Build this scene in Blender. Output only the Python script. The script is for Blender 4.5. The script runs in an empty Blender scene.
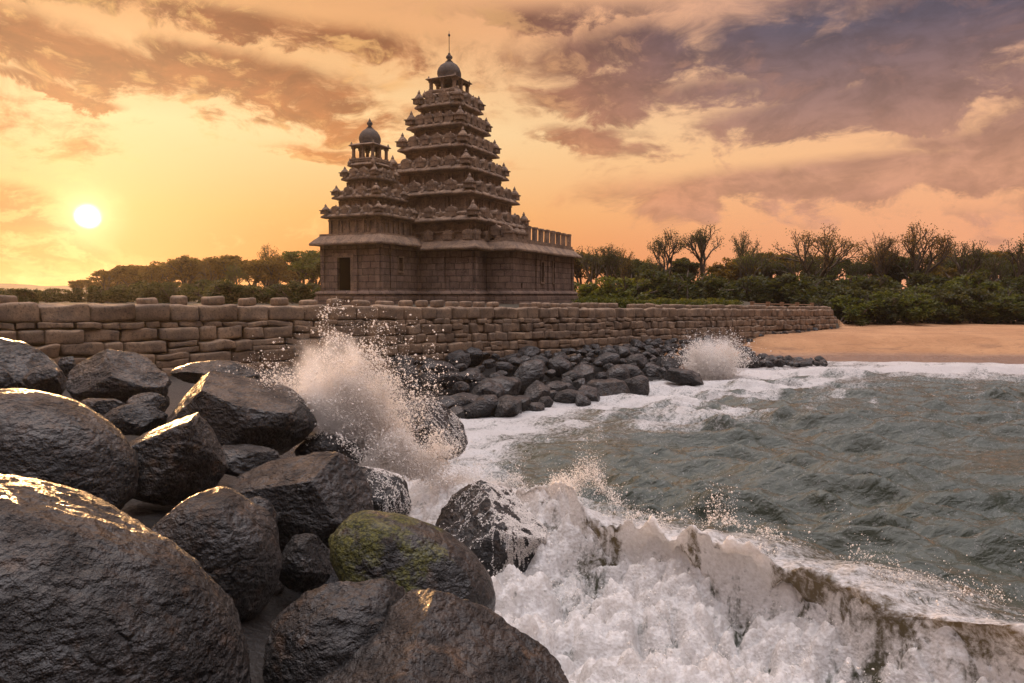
import bpy, bmesh, math, random
import numpy as np
from mathutils import Vector, Matrix

R = math.radians
S = bpy.context.scene
C = S.collection

# ------------------------------------------------------------------ camera
W_PX, H_PX, F_PX, HORIZON, CAM_Z = 1024.0, 683.0, 740.0, 294.0, 4.0
PITCH = math.atan((H_PX / 2 - HORIZON) / F_PX)
cam_d = bpy.data.cameras.new('camera')
cam_d.sensor_width = 36
cam_d.lens = 36 * F_PX / W_PX
cam_d.clip_start = 0.1
cam_d.clip_end = 5000
cam = bpy.data.objects.new('camera', cam_d)
C.objects.link(cam)
cam.location = (0, 0, CAM_Z)
cam.rotation_euler = (R(90) - PITCH, 0, 0)
S.camera = cam

CP, SP = math.cos(PITCH), math.sin(PITCH)
def ray(px, py):
    x = (px - W_PX / 2) / F_PX
    y = -(py - H_PX / 2) / F_PX
    return np.array([x, CP + y * SP, -SP + y * CP])
def at(px, py, Y):
    d = ray(px, py)
    return np.array([0, 0, CAM_Z]) + d * (Y / d[1])
def project(P):
    q = P - np.array([0, 0, CAM_Z])
    f = q[:, 1] * CP - q[:, 2] * SP
    u = q[:, 1] * SP + q[:, 2] * CP
    return W_PX / 2 + F_PX * q[:, 0] / f, H_PX / 2 - F_PX * u / f

# ------------------------------------------------------------------ exposure
S.view_settings.view_transform = 'Standard'
S.view_settings.look = 'None'
S.view_settings.exposure = 0.0
S.view_settings.gamma = 1.0
S.view_settings.use_curve_mapping = False
S.render.engine = 'CYCLES'
S.cycles.use_denoising = True
S.cycles.max_bounces = 14
S.cycles.diffuse_bounces = 10
S.cycles.glossy_bounces = 3
S.cycles.transmission_bounces = 10
S.cycles.volume_bounces = 0
S.cycles.sample_clamp_indirect = 4

# ------------------------------------------------------------------ node helper
def lin(r, g, b):
    f = lambda c: (c / 255 / 12.92) if c / 255 <= 0.04045 else ((c / 255 + 0.055) / 1.055) ** 2.4
    return (f(r), f(g), f(b), 1.0)

class NT:
    def __init__(s, tree):
        s.t = tree
        tree.nodes.clear()
    def n(s, typ, **kw):
        nd = s.t.nodes.new(typ)
        for k, v in kw.items():
            setattr(nd, k, v)
        return nd
    def l(s, a, b):
        s.t.links.new(a, b)
    def _in(s, sock, v):
        if v is None:
            return
        if hasattr(v, 'is_output'):
            s.l(v, sock)
        elif isinstance(v, (tuple, list)):
            d = sock.default_value
            sock.default_value = tuple(v)[:len(d)] if len(v) >= len(d) else tuple(v) + (1.0,)
        else:
            sock.default_value = v
    def m(s, op, a, b=None, c=None, clamp=False):
        nd = s.n('ShaderNodeMath', operation=op, use_clamp=clamp)
        s._in(nd.inputs[0], a); s._in(nd.inputs[1], b); s._in(nd.inputs[2], c)
        return nd.outputs[0]
    def vm(s, op, a, b=None, sc=None):
        nd = s.n('ShaderNodeVectorMath', operation=op)
        s._in(nd.inputs[0], a); s._in(nd.inputs[1], b)
        if sc is not None:
            s._in(nd.inputs['Scale'], sc)
        return nd.outputs['Value'] if op in ('DOT_PRODUCT', 'LENGTH', 'DISTANCE') else nd.outputs['Vector']
    def mix(s, f, a, b, mode='MIX'):
        nd = s.n('ShaderNodeMix', data_type='RGBA', blend_type=mode)
        s._in(nd.inputs[0], f); s._in(nd.inputs[6], a); s._in(nd.inputs[7], b)
        return nd.outputs[2]
    def noise(s, vec, scale, detail=4, rough=0.55, dist=0.0):
        nd = s.n('ShaderNodeTexNoise')
        s._in(nd.inputs['Vector'], vec)
        nd.inputs['Scale'].default_value = scale
        nd.inputs['Detail'].default_value = detail
        nd.inputs['Roughness'].default_value = rough
        nd.inputs['Distortion'].default_value = dist
        return nd.outputs[0]
    def voro(s, vec, scale, feature='F1'):
        nd = s.n('ShaderNodeTexVoronoi', feature=feature)
        s._in(nd.inputs['Vector'], vec)
        nd.inputs['Scale'].default_value = scale
        return nd.outputs['Distance']
    def ramp(s, f, stops, interp='LINEAR'):
        nd = s.n('ShaderNodeValToRGB')
        cr = nd.color_ramp
        cr.interpolation = interp
        while len(cr.elements) < len(stops):
            cr.elements.new(0.5)
        for e, (p, c) in zip(cr.elements, stops):
            e.position = p
            e.color = c if isinstance(c, tuple) else (c, c, c, 1)
        s._in(nd.inputs[0], f)
        return nd.outputs[0]
    def mr(s, v, a, b, c=0.0, d=1.0, smooth=True):
        nd = s.n('ShaderNodeMapRange')
        nd.interpolation_type = 'SMOOTHSTEP' if smooth else 'LINEAR'
        s._in(nd.inputs[0], v)
        for i, x in enumerate((a, b, c, d)):
            s._in(nd.inputs[i + 1], x)
        return nd.outputs[0]
    def mapping(s, vec, scale=(1, 1, 1), loc=(0, 0, 0), rot=(0, 0, 0)):
        nd = s.n('ShaderNodeMapping')
        s._in(nd.inputs[0], vec)
        nd.inputs['Location'].default_value = loc
        nd.inputs['Rotation'].default_value = rot
        nd.inputs['Scale'].default_value = scale
        return nd.outputs[0]
    def bump(s, h, strength, dist, normal=None):
        nd = s.n('ShaderNodeBump')
        nd.inputs['Strength'].default_value = strength
        nd.inputs['Distance'].default_value = dist
        s._in(nd.inputs['Height'], h)
        if normal is not None:
            s._in(nd.inputs['Normal'], normal)
        return nd.outputs[0]

# ------------------------------------------------------------------ sky
_sd = ray(88, 216)
_sd = _sd / np.linalg.norm(_sd)
SUN_DIR = Vector(_sd)
SUN_EL = math.asin(SUN_DIR.z)
SUN_AZ = math.atan2(SUN_DIR.x, SUN_DIR.y)
world = bpy.data.worlds.new('World')
S.world = world
world.use_nodes = True
w = NT(world.node_tree)
tc = w.n('ShaderNodeTexCoord')
dirv = w.vm('NORMALIZE', tc.outputs['Generated'])
sep = w.n('ShaderNodeSeparateXYZ'); w.l(dirv, sep.inputs[0])
az = w.m('ARCTAN2', sep.outputs[0], sep.outputs[1])
el = w.m('ARCSINE', sep.outputs[2])
sundot = w.m('MAXIMUM', w.vm('DOT_PRODUCT', dirv, tuple(SUN_DIR)), 0.0)
elf = w.m('DIVIDE', el, R(90), clamp=True)
D_ = lambda deg: deg / 90.0
warm = w.ramp(elf, [(0, lin(210, 112, 48)), (D_(2.5), lin(228, 130, 58)), (D_(6), lin(242, 172, 96)), (D_(12), lin(251, 214, 154)),
                    (D_(19), lin(236, 172, 112)), (D_(28), lin(210, 150, 112)), (D_(55), lin(190, 178, 172)), (1, lin(188, 186, 190))])
cool = w.ramp(elf, [(0, lin(240, 160, 116)), (D_(4), lin(240, 165, 122)), (D_(10), lin(246, 186, 136)), (D_(17), lin(228, 174, 146)),
                    (D_(28), lin(200, 152, 138)), (D_(55), lin(188, 182, 188)), (1, lin(188, 186, 192))])
azd = w.m('ABSOLUTE', w.m('SUBTRACT', az, SUN_AZ))
side = w.mr(azd, R(14), R(62))
clear = w.mix(side, warm, cool)
# clouds : a few banks placed by azimuth / elevation, broken up with noise
def ae(px, py):
    d = ray(px, py); d = d / np.linalg.norm(d)
    return math.atan2(d[0], d[1]), math.asin(d[2])
cvec = w.n('ShaderNodeCombineXYZ'); w.l(az, cvec.inputs[0]); w.l(el, cvec.inputs[1])
cst = w.mapping(cvec.outputs[0], scale=(1.0, 1.9, 1.0), rot=(0, 0, R(-6)))
warp = w.n('ShaderNodeTexNoise'); w.l(cst, warp.inputs['Vector']); warp.inputs['Scale'].default_value = 5.5; warp.inputs['Detail'].default_value = 3
wv = w.vm('SCALE', w.vm('SUBTRACT', warp.outputs[1], (0.5, 0.5, 0.5)), sc=0.14)
cw = w.vm('ADD', cst, wv)
cn = w.noise(cw, 9.0, 10, 0.64)
cn2 = w.noise(cw, 3.4, 4, 0.5)
azw = w.m('ADD', az, w.m('MULTIPLY', w.m('SUBTRACT', cn2, 0.5), 0.22))
elw = w.m('ADD', el, w.m('MULTIPLY', w.m('SUBTRACT', cn, 0.5), 0.10))
banks = [  # px, py, rx, ry, tilt, strength
    (250, 85, 180, 34, 7, .85), (70, 55, 190, 30, 8, .80), (230, 25, 330, 22, 3, .70), (60, 92, 66, 9, 14, .9), (320, 152, 95, 8, 2, .62),
    (610, 62, 110, 34, -8, .85), (600, 100, 85, 26, 4, .8), (690, 100, 100, 22, -3, .75), (585, 138, 48, 11, 3, .85),
    (760, 40, 120, 40, -6, .72), (930, 50, 190, 56, -6, 1.05), (870, 108, 220, 24, -4, 1.0), (760, 130, 110, 16, 2, .85),
    (880, 180, 270, 22, -2, 1.0), (1000, 150, 160, 26, 0, .7), (960, 212, 200, 8, 0, .35), (10, 205, 60, 22, 5, .85), (20, 245, 120, 24, 8, .7), (560, 15, 180, 14, 0, .5),
    (1150, 110, 150, 70, 0, .9), (-150, 80, 160, 60, 0, .8)]
acc = None
for (px, py, rx, ry, tl, st) in banks:
    a0, e0 = ae(px, py)
    ra, re = rx / F_PX * 0.9, ry / F_PX
    da = w.m('SUBTRACT', azw, a0); de = w.m('SUBTRACT', elw, e0)
    ct, sn = math.cos(R(tl)), math.sin(R(tl))
    u = w.m('MULTIPLY', w.m('ADD', w.m('MULTIPLY', da, ct), w.m('MULTIPLY', de, -sn)), 1 / ra)
    v = w.m('MULTIPLY', w.m('ADD', w.m('MULTIPLY', da, sn), w.m('MULTIPLY', de, ct)), 1 / re)
    r2 = w.m('ADD', w.m('MULTIPLY', u, u), w.m('MULTIPLY', v, v))
    g = w.m('MULTIPLY', w.m('EXPONENT', w.m('MULTIPLY', r2, -0.9)), st)
    acc = g if acc is None else w.m('MAXIMUM', acc, g)
generic = w.m('MULTIPLY', w.mr(el, R(24), R(36)), w.mr(cn2, .38, .62, 0, .8))
back = w.m('MULTIPLY', w.mr(azd, R(78), R(95)), w.m('MULTIPLY', w.mr(el, R(3), R(14)), w.mr(cn2, .4, .6, .1, .8)))
acc = w.m('MAXIMUM', acc, w.m('MAXIMUM', generic, back))
dens = w.m('ADD', w.m('MULTIPLY', acc, 1.2), w.m('MULTIPLY', w.m('SUBTRACT', cn, 0.5), 2.5))
cmask = w.mr(dens, .14, .80)
ccol_w = w.ramp(elf, [(0, lin(205, 108, 42)), (D_(8), lin(214, 128, 56)), (D_(14), lin(176, 104, 56)), (D_(24), lin(116, 68, 44)), (D_(50), lin(186, 172, 164)), (1, lin(186, 182, 184))])
ccol_c = w.ramp(elf, [(0, lin(214, 146, 122)), (D_(8), lin(196, 140, 112)), (D_(13), lin(146, 110, 102)), (D_(18), lin(76, 73, 90)), (D_(30), lin(72, 68, 84)), (D_(50), lin(186, 176, 180)), (1, lin(188, 186, 192))])
side2 = w.mr(azd, R(18), R(52))
ccol = w.mix(side2, ccol_w, ccol_c)
shade = w.mr(w.noise(cw, 17.0, 7, .62), .3, .7, .76, 1.2)
offv = w.vm('ADD', cw, (-.020, -.022, 0))
lit = w.m('MULTIPLY', w.mr(w.m('SUBTRACT', cn, w.noise(offv, 9.0, 10, 0.64)), .015, .16), w.mr(sundot, .45, .95, .35, 1.0))
ccol = w.mix(1.0, ccol, shade, 'MULTIPLY')
sky = w.mix(w.m('MULTIPLY', cmask, .94), clear, ccol)
sky = w.mix(w.m('MULTIPLY', w.m('MULTIPLY', lit, cmask), w.mr(side2, 0, 1, .6, .26)), sky, w.mix(side2, lin(255, 196, 120), lin(226, 160, 134)))
edge = w.m('MULTIPLY', w.m('MULTIPLY', cmask, w.m('SUBTRACT', 1.0, cmask)), w.mr(sundot, .80, 1.0, .05, .7))
sky = w.mix(edge, sky, lin(255, 205, 140), 'ADD')
def glow(p, col, k):
    g = w.m('MULTIPLY', w.m('POWER', sundot, p), k)
    return g, col
for p, col, k in ((40, (1.0, .80, .48, 1), .075), (260, (1.0, .72, .30, 1), .10), (2600, (1.0, .85, .5, 1), .45)):
    sky = w.mix(w.m('MULTIPLY', w.m('POWER', sundot, p), k), sky, col, 'ADD')
disc = w.m('POWER', w.mr(sundot, math.cos(R(1.0)), math.cos(R(.3)), 0, 1.0), 1.6)
disc = w.m('MULTIPLY', disc, w.mr(cn, .30, .62, 5.0, 1.4))
sky = w.mix(disc, sky, (1.0, .93, .72, 1), 'ADD')
# unseen sky overhead and above the view is boosted as added fill light; the sky opposite the sun is dimmer
sky = w.vm('SCALE', sky, sc=w.m('MULTIPLY', w.m('ADD', w.mr(el, R(36), R(62), 1.0, 6.2), w.m('MULTIPLY', w.mr(el, R(23), R(36), 0.0, 1.9), w.mr(azd, R(70), R(30), 0.0, 1.0))), w.mr(azd, R(65), R(115), 1.0, w.mr(el, R(15), R(45), .28, 1.0))))
# the ground half of the world
sky = w.mix(w.mr(el, R(-0.6), R(-3)), sky, lin(120, 80, 60))
bg1 = w.n('ShaderNodeBackground'); w.l(sky, bg1.inputs[0]); bg1.inputs[1].default_value = 1.0
nish = w.n('ShaderNodeTexSky', sky_type='NISHITA', sun_disc=False)
nish.sun_elevation = R(9.0)
nish.sun_rotation = SUN_AZ
bg2 = w.n('ShaderNodeBackground'); w.l(nish.outputs[0], bg2.inputs[0]); bg2.inputs[1].default_value = 0.005
ads = w.n('ShaderNodeAddShader'); w.l(bg1.outputs[0], ads.inputs[0]); w.l(bg2.outputs[0], ads.inputs[1])
wo = w.n('ShaderNodeOutputWorld'); w.l(ads.outputs[0], wo.inputs[0])

# ------------------------------------------------------------------ sun
sun_d = bpy.data.lights.new('sun', 'SUN')
sun_d.energy = 3.1
sun_d.angle = R(0.6)
sun_d.color = (1.0, 0.54, 0.22)
sun = bpy.data.objects.new('sun', sun_d)
C.objects.link(sun)
LAMP_EL = R(9.0)
LAMP_DIR = Vector((math.sin(SUN_AZ) * math.cos(LAMP_EL), math.cos(SUN_AZ) * math.cos(LAMP_EL), math.sin(LAMP_EL)))
sun.rotation_euler = LAMP_DIR.to_track_quat('Z', 'Y').to_euler()

# ------------------------------------------------------------------ numpy noise + mesh helpers
_rs = np.random.RandomState(7)
_LAT = _rs.rand(64, 64, 64).astype(np.float32)
def vnoise(p):
    p = np.asarray(p, dtype=np.float64)
    i = np.floor(p).astype(np.int64)
    f = p - i
    f = f * f * f * (f * (f * 6 - 15) + 10)
    x0, y0, z0 = i[:, 0] & 63, i[:, 1] & 63, i[:, 2] & 63
    x1, y1, z1 = (x0 + 1) & 63, (y0 + 1) & 63, (z0 + 1) & 63
    fx, fy, fz = f[:, 0], f[:, 1], f[:, 2]
    L = _LAT
    c00 = L[x0, y0, z0] * (1 - fx) + L[x1, y0, z0] * fx
    c10 = L[x0, y1, z0] * (1 - fx) + L[x1, y1, z0] * fx
    c01 = L[x0, y0, z1] * (1 - fx) + L[x1, y0, z1] * fx
    c11 = L[x0, y1, z1] * (1 - fx) + L[x1, y1, z1] * fx
    c0 = c00 * (1 - fy) + c10 * fy
    c1 = c01 * (1 - fy) + c11 * fy
    return (c0 * (1 - fz) + c1 * fz) * 2 - 1
def fbm(p, oct=4, gain=.5):
    s = 0; a = 1; t = 0
    p = np.array(p, dtype=np.float64)
    for k in range(oct):
        s = s + a * vnoise(p + k * 17.3)
        t += a; a *= gain; p = p * 2.03
    return s / t
def sstep(x, a, b):
    t = np.clip((x - a) / (b - a), 0, 1)
    return t * t * (3 - 2 * t)

def mesh_np(name, V, F, smooth=True, attrs=None):
    """V (n,3); F (m,k) array, all faces k-gons, or a list of such arrays"""
    Fs = F if isinstance(F, list) else [F]
    Fs = [np.asarray(f, dtype=np.int32) for f in Fs if len(f)]
    me = bpy.data.meshes.new(name)
    V = np.ascontiguousarray(V, dtype=np.float32)
    me.vertices.add(len(V)); me.vertices.foreach_set('co', V.ravel())
    nl = sum(f.size for f in Fs); npoly = sum(len(f) for f in Fs)
    me.loops.add(nl); me.polygons.add(npoly)
    me.loops.foreach_set('vertex_index', np.concatenate([f.ravel() for f in Fs]))
    tot = np.concatenate([np.full(len(f), f.shape[1], dtype=np.int32) for f in Fs])
    st = np.concatenate([[0], np.cumsum(tot)[:-1]]).astype(np.int32)
    me.polygons.foreach_set('loop_start', st)
    me.polygons.foreach_set('loop_total', tot)
    me.polygons.foreach_set('use_smooth', np.full(npoly, smooth, dtype=bool))
    me.update(calc_edges=True)
    me.validate()
    for k, a in (attrs or {}).items():
        at_ = me.attributes.new(k, 'FLOAT', 'POINT')
        at_.data.foreach_set('value', np.ascontiguousarray(a, dtype=np.float32))
    return me
def link(name, me, mat, parent=None, loc=None, rotz=None):
    o = bpy.data.objects.new(name, me)
    C.objects.link(o)
    if me is not None and mat is not None and not len(me.materials):
        me.materials.append(mat)
    if parent: o.parent = parent
    if loc is not None: o.location = loc
    if rotz is not None: o.rotation_euler = (0, 0, rotz)
    return o
def tag(o, label, cat, group=None, kind=None):
    o['label'] = label; o['category'] = cat
    if group: o['group'] = group
    if kind: o['kind'] = kind
    return o
def empty(name, loc, rotz=0):
    o = bpy.data.objects.new(name, None)
    C.objects.link(o); o.location = loc; o.rotation_euler = (0, 0, rotz)
    return o

class MB:
    def __init__(s): s.V = []; s.Q = []; s.T = []; s.n = 0
    def add(s, V, Q=None, T=None):
        V = np.asarray(V, dtype=np.float64)
        s.V.append(V)
        if Q is not None and len(Q): s.Q.append(np.asarray(Q) + s.n)
        if T is not None and len(T): s.T.append(np.asarray(T) + s.n)
        s.n += len(V)
    def box(s, c, h, rot=0, taper=1.0, j=0.0):
        x, y, z = h
        P = np.array([[-x, -y, -z], [x, -y, -z], [x, y, -z], [-x, y, -z], [-x * taper, -y * taper, z], [x * taper, -y * taper, z], [x * taper, y * taper, z], [-x * taper, y * taper, z]], dtype=float)
        if j: P += rng.uniform(-j, j, P.shape)
        ca, sa = math.cos(rot), math.sin(rot)
        P[:, :2] = P[:, :2] @ np.array([[ca, sa], [-sa, ca]])
        s.add(P + np.array(c), [[0, 3, 2, 1], [4, 5, 6, 7], [0, 1, 5, 4], [1, 2, 6, 5], [2, 3, 7, 6], [3, 0, 4, 7]])
    def lathe(s, c, prof, n=12, rot=0, sq=None):
        """profile of (radius, z)"""
        a = np.linspace(0, 2 * math.pi, n, endpoint=False) + rot
        rings = []
        for r, z in prof:
            k = 1.0
            x, y = np.cos(a) * r, np.sin(a) * r
            rings.append(np.stack([x, y, np.full(n, z)], 1))
        V = np.concatenate(rings) + np.array(c)
        m = len(prof)
        i = np.arange(n); j = (i + 1) % n
        Q = np.concatenate([np.stack([k * n + i, k * n + j, (k + 1) * n + j, (k + 1) * n + i], 1) for k in range(m - 1)])
        V = np.concatenate([V, [np.array(c) + [0, 0, prof[0][1]], np.array(c) + [0, 0, prof[-1][1]]]])
        T = np.concatenate([np.stack([j, i, np.full(n, m * n)], 1), np.stack([(m - 1) * n + i, (m - 1) * n + j, np.full(n, m * n + 1)], 1)])
        s.add(V, Q, T)
    def tube(s, p0, p1, r0, r1, n=5):
        p0 = np.array(p0, float); p1 = np.array(p1, float)
        d = p1 - p0; L = np.linalg.norm(d)
        if L < 1e-6: return
        d /= L
        a = np.array([0, 0, 1.]) if abs(d[2]) < .9 else np.array([1., 0, 0])
        x = np.cross(d, a); x /= np.linalg.norm(x); y = np.cross(d, x)
        t = np.linspace(0, 2 * math.pi, n, endpoint=False)
        ring = np.cos(t)[:, None] * x + np.sin(t)[:, None] * y
        V = np.concatenate([p0 + ring * r0, p1 + ring * r1])
        i = np.arange(n); j = (i + 1) % n
        s.add(V, np.stack([i, j, n + j, n + i], 1))
    def mesh(s, name, smooth=False, noise=None):
        V = np.concatenate(s.V)
        if noise:
            amp, sc = noise
            V = V + np.stack([vnoise(V * sc + k * 9.1) for k in range(3)], 1) * amp
        F = []
        if s.Q: F.append(np.concatenate(s.Q))
        if s.T: F.append(np.concatenate(s.T))
        return mesh_np(name, V, F, smooth)
rng = np.random.RandomState(11)

# ------------------------------------------------------------------ materials
def material(name):
    m = bpy.data.materials.new(name); m.use_nodes = True
    return m, NT(m.node_tree)
def finish(t, shader):
    o = t.n('ShaderNodeOutputMaterial'); t.l(shader, o.inputs[0])
def principled(t, col, rough, normal=None, spec=.5, **kw):
    b = t.n('ShaderNodeBsdfPrincipled')
    t._in(b.inputs['Base Color'], col); t._in(b.inputs['Roughness'], rough)
    if normal is not None: t.l(normal, b.inputs['Normal'])
    t._in(b.inputs['Specular IOR Level'], spec)
    for k, v in kw.items(): t._in(b.inputs[k], v)
    return b

def rock_material(name, c_dark, c_light, moss=0.0, wet=(.32, .55), sc=1.0, tint=(.13, .07, .035, 1)):
    m, t = material(name)
    g = t.n('ShaderNodeNewGeometry')
    oi = t.n('ShaderNodeObjectInfo')
    p = t.vm('ADD', g.outputs['Position'], t.vm('SCALE', (13.1, 7.7, 3.3), sc=oi.outputs['Random']))
    n1 = t.noise(p, 2.2 * sc, 6, .6)
    n2 = t.noise(p, 22 * sc, 5, .55)
    n3 = t.noise(p, 90 * sc, 3, .6)
    v = t.voro(p, 38 * sc)
    pit = t.ramp(v, [(0, 0.0), (.35, 1.0)])
    col = t.mix(t.mr(n1, .35, .68), c_dark, c_light)
    col = t.mix(t.mr(n2, .38, .66), t.mix(1.0, col, (.45, .45, .48, 1), 'MULTIPLY'), col)
    col = t.mix(t.m('MULTIPLY', t.mr(n3, .58, .72), .6), col, (.15, .135, .125, 1))
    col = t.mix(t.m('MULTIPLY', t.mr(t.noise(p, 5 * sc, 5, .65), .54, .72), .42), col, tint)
    crk = t.n('ShaderNodeTexVoronoi', feature='DISTANCE_TO_EDGE')
    t.l(t.vm('ADD', p, t.vm('SCALE', t.vm('SUBTRACT', t.n('ShaderNodeTexNoise').outputs[1], (.5, .5, .5)), sc=.3)), crk.inputs['Vector']); crk.inputs['Scale'].default_value = 1.7 * sc
    crack = t.m('MULTIPLY', t.mr(crk.outputs['Distance'], .0, .03, 1, 0), t.mr(n1, .48, .6))
    col = t.mix(t.m('MULTIPLY', crack, .8), col, (.005, .005, .005, 1))
    rough = t.mr(t.noise(p, 7 * sc, 4, .6), .3, .7, wet[0], wet[1])
    h = t.m('ADD', t.m('ADD', t.m('MULTIPLY', n2, 1.15), t.m('MULTIPLY', n3, .16)), t.m('MULTIPLY', pit, .18))
    hb = t.noise(t.mapping(p, scale=(1, 1, 1.5), rot=(.5, .4, 0)), 10 * sc, 3, .45)
    nrm = t.bump(t.m('SUBTRACT', t.m('ADD', t.m('MULTIPLY', hb, .9), h), t.m('MULTIPLY', crack, .35)), 1.0, .085 / sc)
    if moss:
        ns = t.n('ShaderNodeSeparateXYZ'); t.l(g.outputs['Normal'], ns.inputs[0])
        tco = t.n('ShaderNodeTexCoord')
        sp = t.n('ShaderNodeSeparateXYZ'); t.l(tco.outputs['Generated'], sp.inputs[0])
        mk = t.m('ADD', t.noise(p, 4.5, 6, .65), t.m('MULTIPLY', t.m('SUBTRACT', .52, sp.outputs[0]), .30))
        mk = t.m('MULTIPLY', t.mr(mk, .47, .58), t.mr(sp.outputs[2], .30, .55))
        mc = t.mix(t.mr(t.noise(p, 30, 4, .7), .35, .65), (.014, .018, .004, 1), (.11, .105, .014, 1))
        col = t.mix(t.m('MULTIPLY', mk, moss), col, mc)
        rough = t.mix(mk, rough, (.75, .75, .75, 1))
    cn_ = t.bump(t.m('ADD', hb, t.m('MULTIPLY', n2, .55)), .8, .055 / sc)
    b = principled(t, col, rough, nrm, .35)
    t._in(b.inputs['Coat Weight'], t.mr(t.noise(p, 3.3 * sc, 4, .6), .38, .62, .10, .72)); b.inputs['Coat Roughness'].default_value = .17; b.inputs['Coat IOR'].default_value = 1.38
    t.l(cn_, b.inputs['Coat Normal'])
    finish(t, b.outputs[0])
    return m
M_rock = rock_material('wet_boulder', (.006, .0058, .006, 1), (.030, .027, .025, 1))
M_rock_far = rock_material('rubble_boulder', (.014, .0135, .014, 1), (.040, .036, .033, 1), wet=(.28, .6), sc=.6)
M_rock_moss = rock_material('mossy_boulder', (.006, .0058, .006, 1), (.030, .027, .024, 1), moss=1.0)
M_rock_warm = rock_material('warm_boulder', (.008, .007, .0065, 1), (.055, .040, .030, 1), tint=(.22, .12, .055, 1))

def masonry_material(name, bw, bh, c1, c2, mortar, bumpd=.05, ms=.03):
    m, t = material(name)
    tco = t.n('ShaderNodeTexCoord')
    p = tco.outputs['Object']
    s = t.n('ShaderNodeSeparateXYZ'); t.l(p, s.inputs[0])
    c = t.n('ShaderNodeCombineXYZ')
    t.l(t.m('ADD', s.outputs[0], t.m('MULTIPLY', s.outputs[1], 1.0)), c.inputs[0]); t.l(s.outputs[2], c.inputs[1])
    nz = t.n('ShaderNodeTexNoise'); t.l(p, nz.inputs['Vector']); nz.inputs['Scale'].default_value = 2.2
    wv = t.vm('ADD', c.outputs[0], t.vm('SCALE', t.vm('SUBTRACT', nz.outputs[1], (.5, .5, .5)), sc=.10))
    br = t.n('ShaderNodeTexBrick'); t.l(wv, br.inputs['Vector'])
    br.inputs['Scale'].default_value = 1.0; br.inputs['Brick Width'].default_value = bw; br.inputs['Row Height'].default_value = bh
    br.inputs['Mortar Size'].default_value = ms; br.inputs['Mortar Smooth'].default_value = .6; br.inputs['Bias'].default_value = 0.0
    br.offset_frequency = 2; br.squash = .8; br.squash_frequency = 3
    br.inputs['Color1'].default_value = c1; br.inputs['Color2'].default_value = c2; br.inputs['Mortar'].default_value = mortar
    n1 = t.noise(p, 1.4, 6, .65); n2 = t.noise(p, 14, 5, .65)
    col = t.mix(t.mr(n1, .3, .7, 0, .8), br.outputs[0], t.mix(1.0, br.outputs[0], (.45, .42, .42, 1), 'MULTIPLY'))
    ps = t.mapping(p, scale=(3, 3, .35))
    col = t.mix(t.m('MULTIPLY', t.mr(t.noise(ps, 1.0, 4, .6), .5, .7), .55), col, (.06, .05, .045, 1))
    col = t.mix(t.mr(n2, .45, .75, 0, .5), col, (.33, .25, .20, 1))
    h = t.m('ADD', t.m('MULTIPLY', br.outputs['Fac'], -1.0), t.m('MULTIPLY', n2, .7))
    nrm = t.bump(h, .9, bumpd)
    b = principled(t, col, .88, nrm, .25)
    finish(t, b.outputs[0])
    return m
M_ashlar = masonry_material('temple_ashlar', .78, .36, (.29, .20, .15, 1), (.185, .13, .10, 1), (.10, .075, .06, 1))
def stone_material(name, c1, c2, dark=(.055, .045, .04, 1), sc=1.0, rough=.85, bd=.05):
    m, t = material(name)
    tco = t.n('ShaderNodeTexCoord'); g = t.n('ShaderNodeNewGeometry')
    p = g.outputs['Position']
    n1 = t.noise(p, 1.3 * sc, 6, .65); n2 = t.noise(p, 9 * sc, 6, .68); n3 = t.noise(p, 30 * sc, 3, .6)
    col = t.mix(t.mr(n1, .35, .65), c1, c2)
    col = t.mix(t.mr(n2, .5, .68, 0, .75), col, dark)
    col = t.mix(t.mr(n3, .55, .75, 0, .45), col, (.38, .29, .22, 1))
    if hasattr(g, 'outputs') and name == 'sea_wall_stone':
        rp = g.outputs['Random Per Island']
        col = t.mix(t.m('MULTIPLY', rp, .55), col, t.mix(1.0, col, (.5, .48, .48, 1), 'MULTIPLY'))
    nrm = t.bump(t.m('ADD', n2, t.m('MULTIPLY', n3, .4)), .8, bd)
    finish(t, principled(t, col, rough, nrm, .25).outputs[0])
    return m
M_carved = stone_material('carved_stone', (.33, .225, .15, 1), (.17, .12, .088, 1), (.035, .028, .024, 1), 1.3, bd=.07)
M_dome = stone_material('dome_stone', (.12, .095, .08, 1), (.085, .07, .062, 1))
M_wall = stone_material('sea_wall_stone', (.31, .215, .14, 1), (.175, .13, .095, 1), sc=1.6, bd=.04)
M_shade, _t = material('painted_interior_shade'); finish(_t, principled(_t, (.03, .024, .02, 1), .95).outputs[0])  # near-black colour stands in for the shade behind door and windows
M_iron, _t = material('dark_metal'); finish(_t, principled(_t, (.03, .026, .024, 1), .5).outputs[0])
M_wood, _t = material('weathered_wood')
_p = _t.n('ShaderNodeTexCoord').outputs['Object']
finish(_t, principled(_t, _t.mix(_t.noise(_p, 8, 4), (.20, .11, .06, 1), (.33, .19, .10, 1)), .8).outputs[0])

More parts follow.
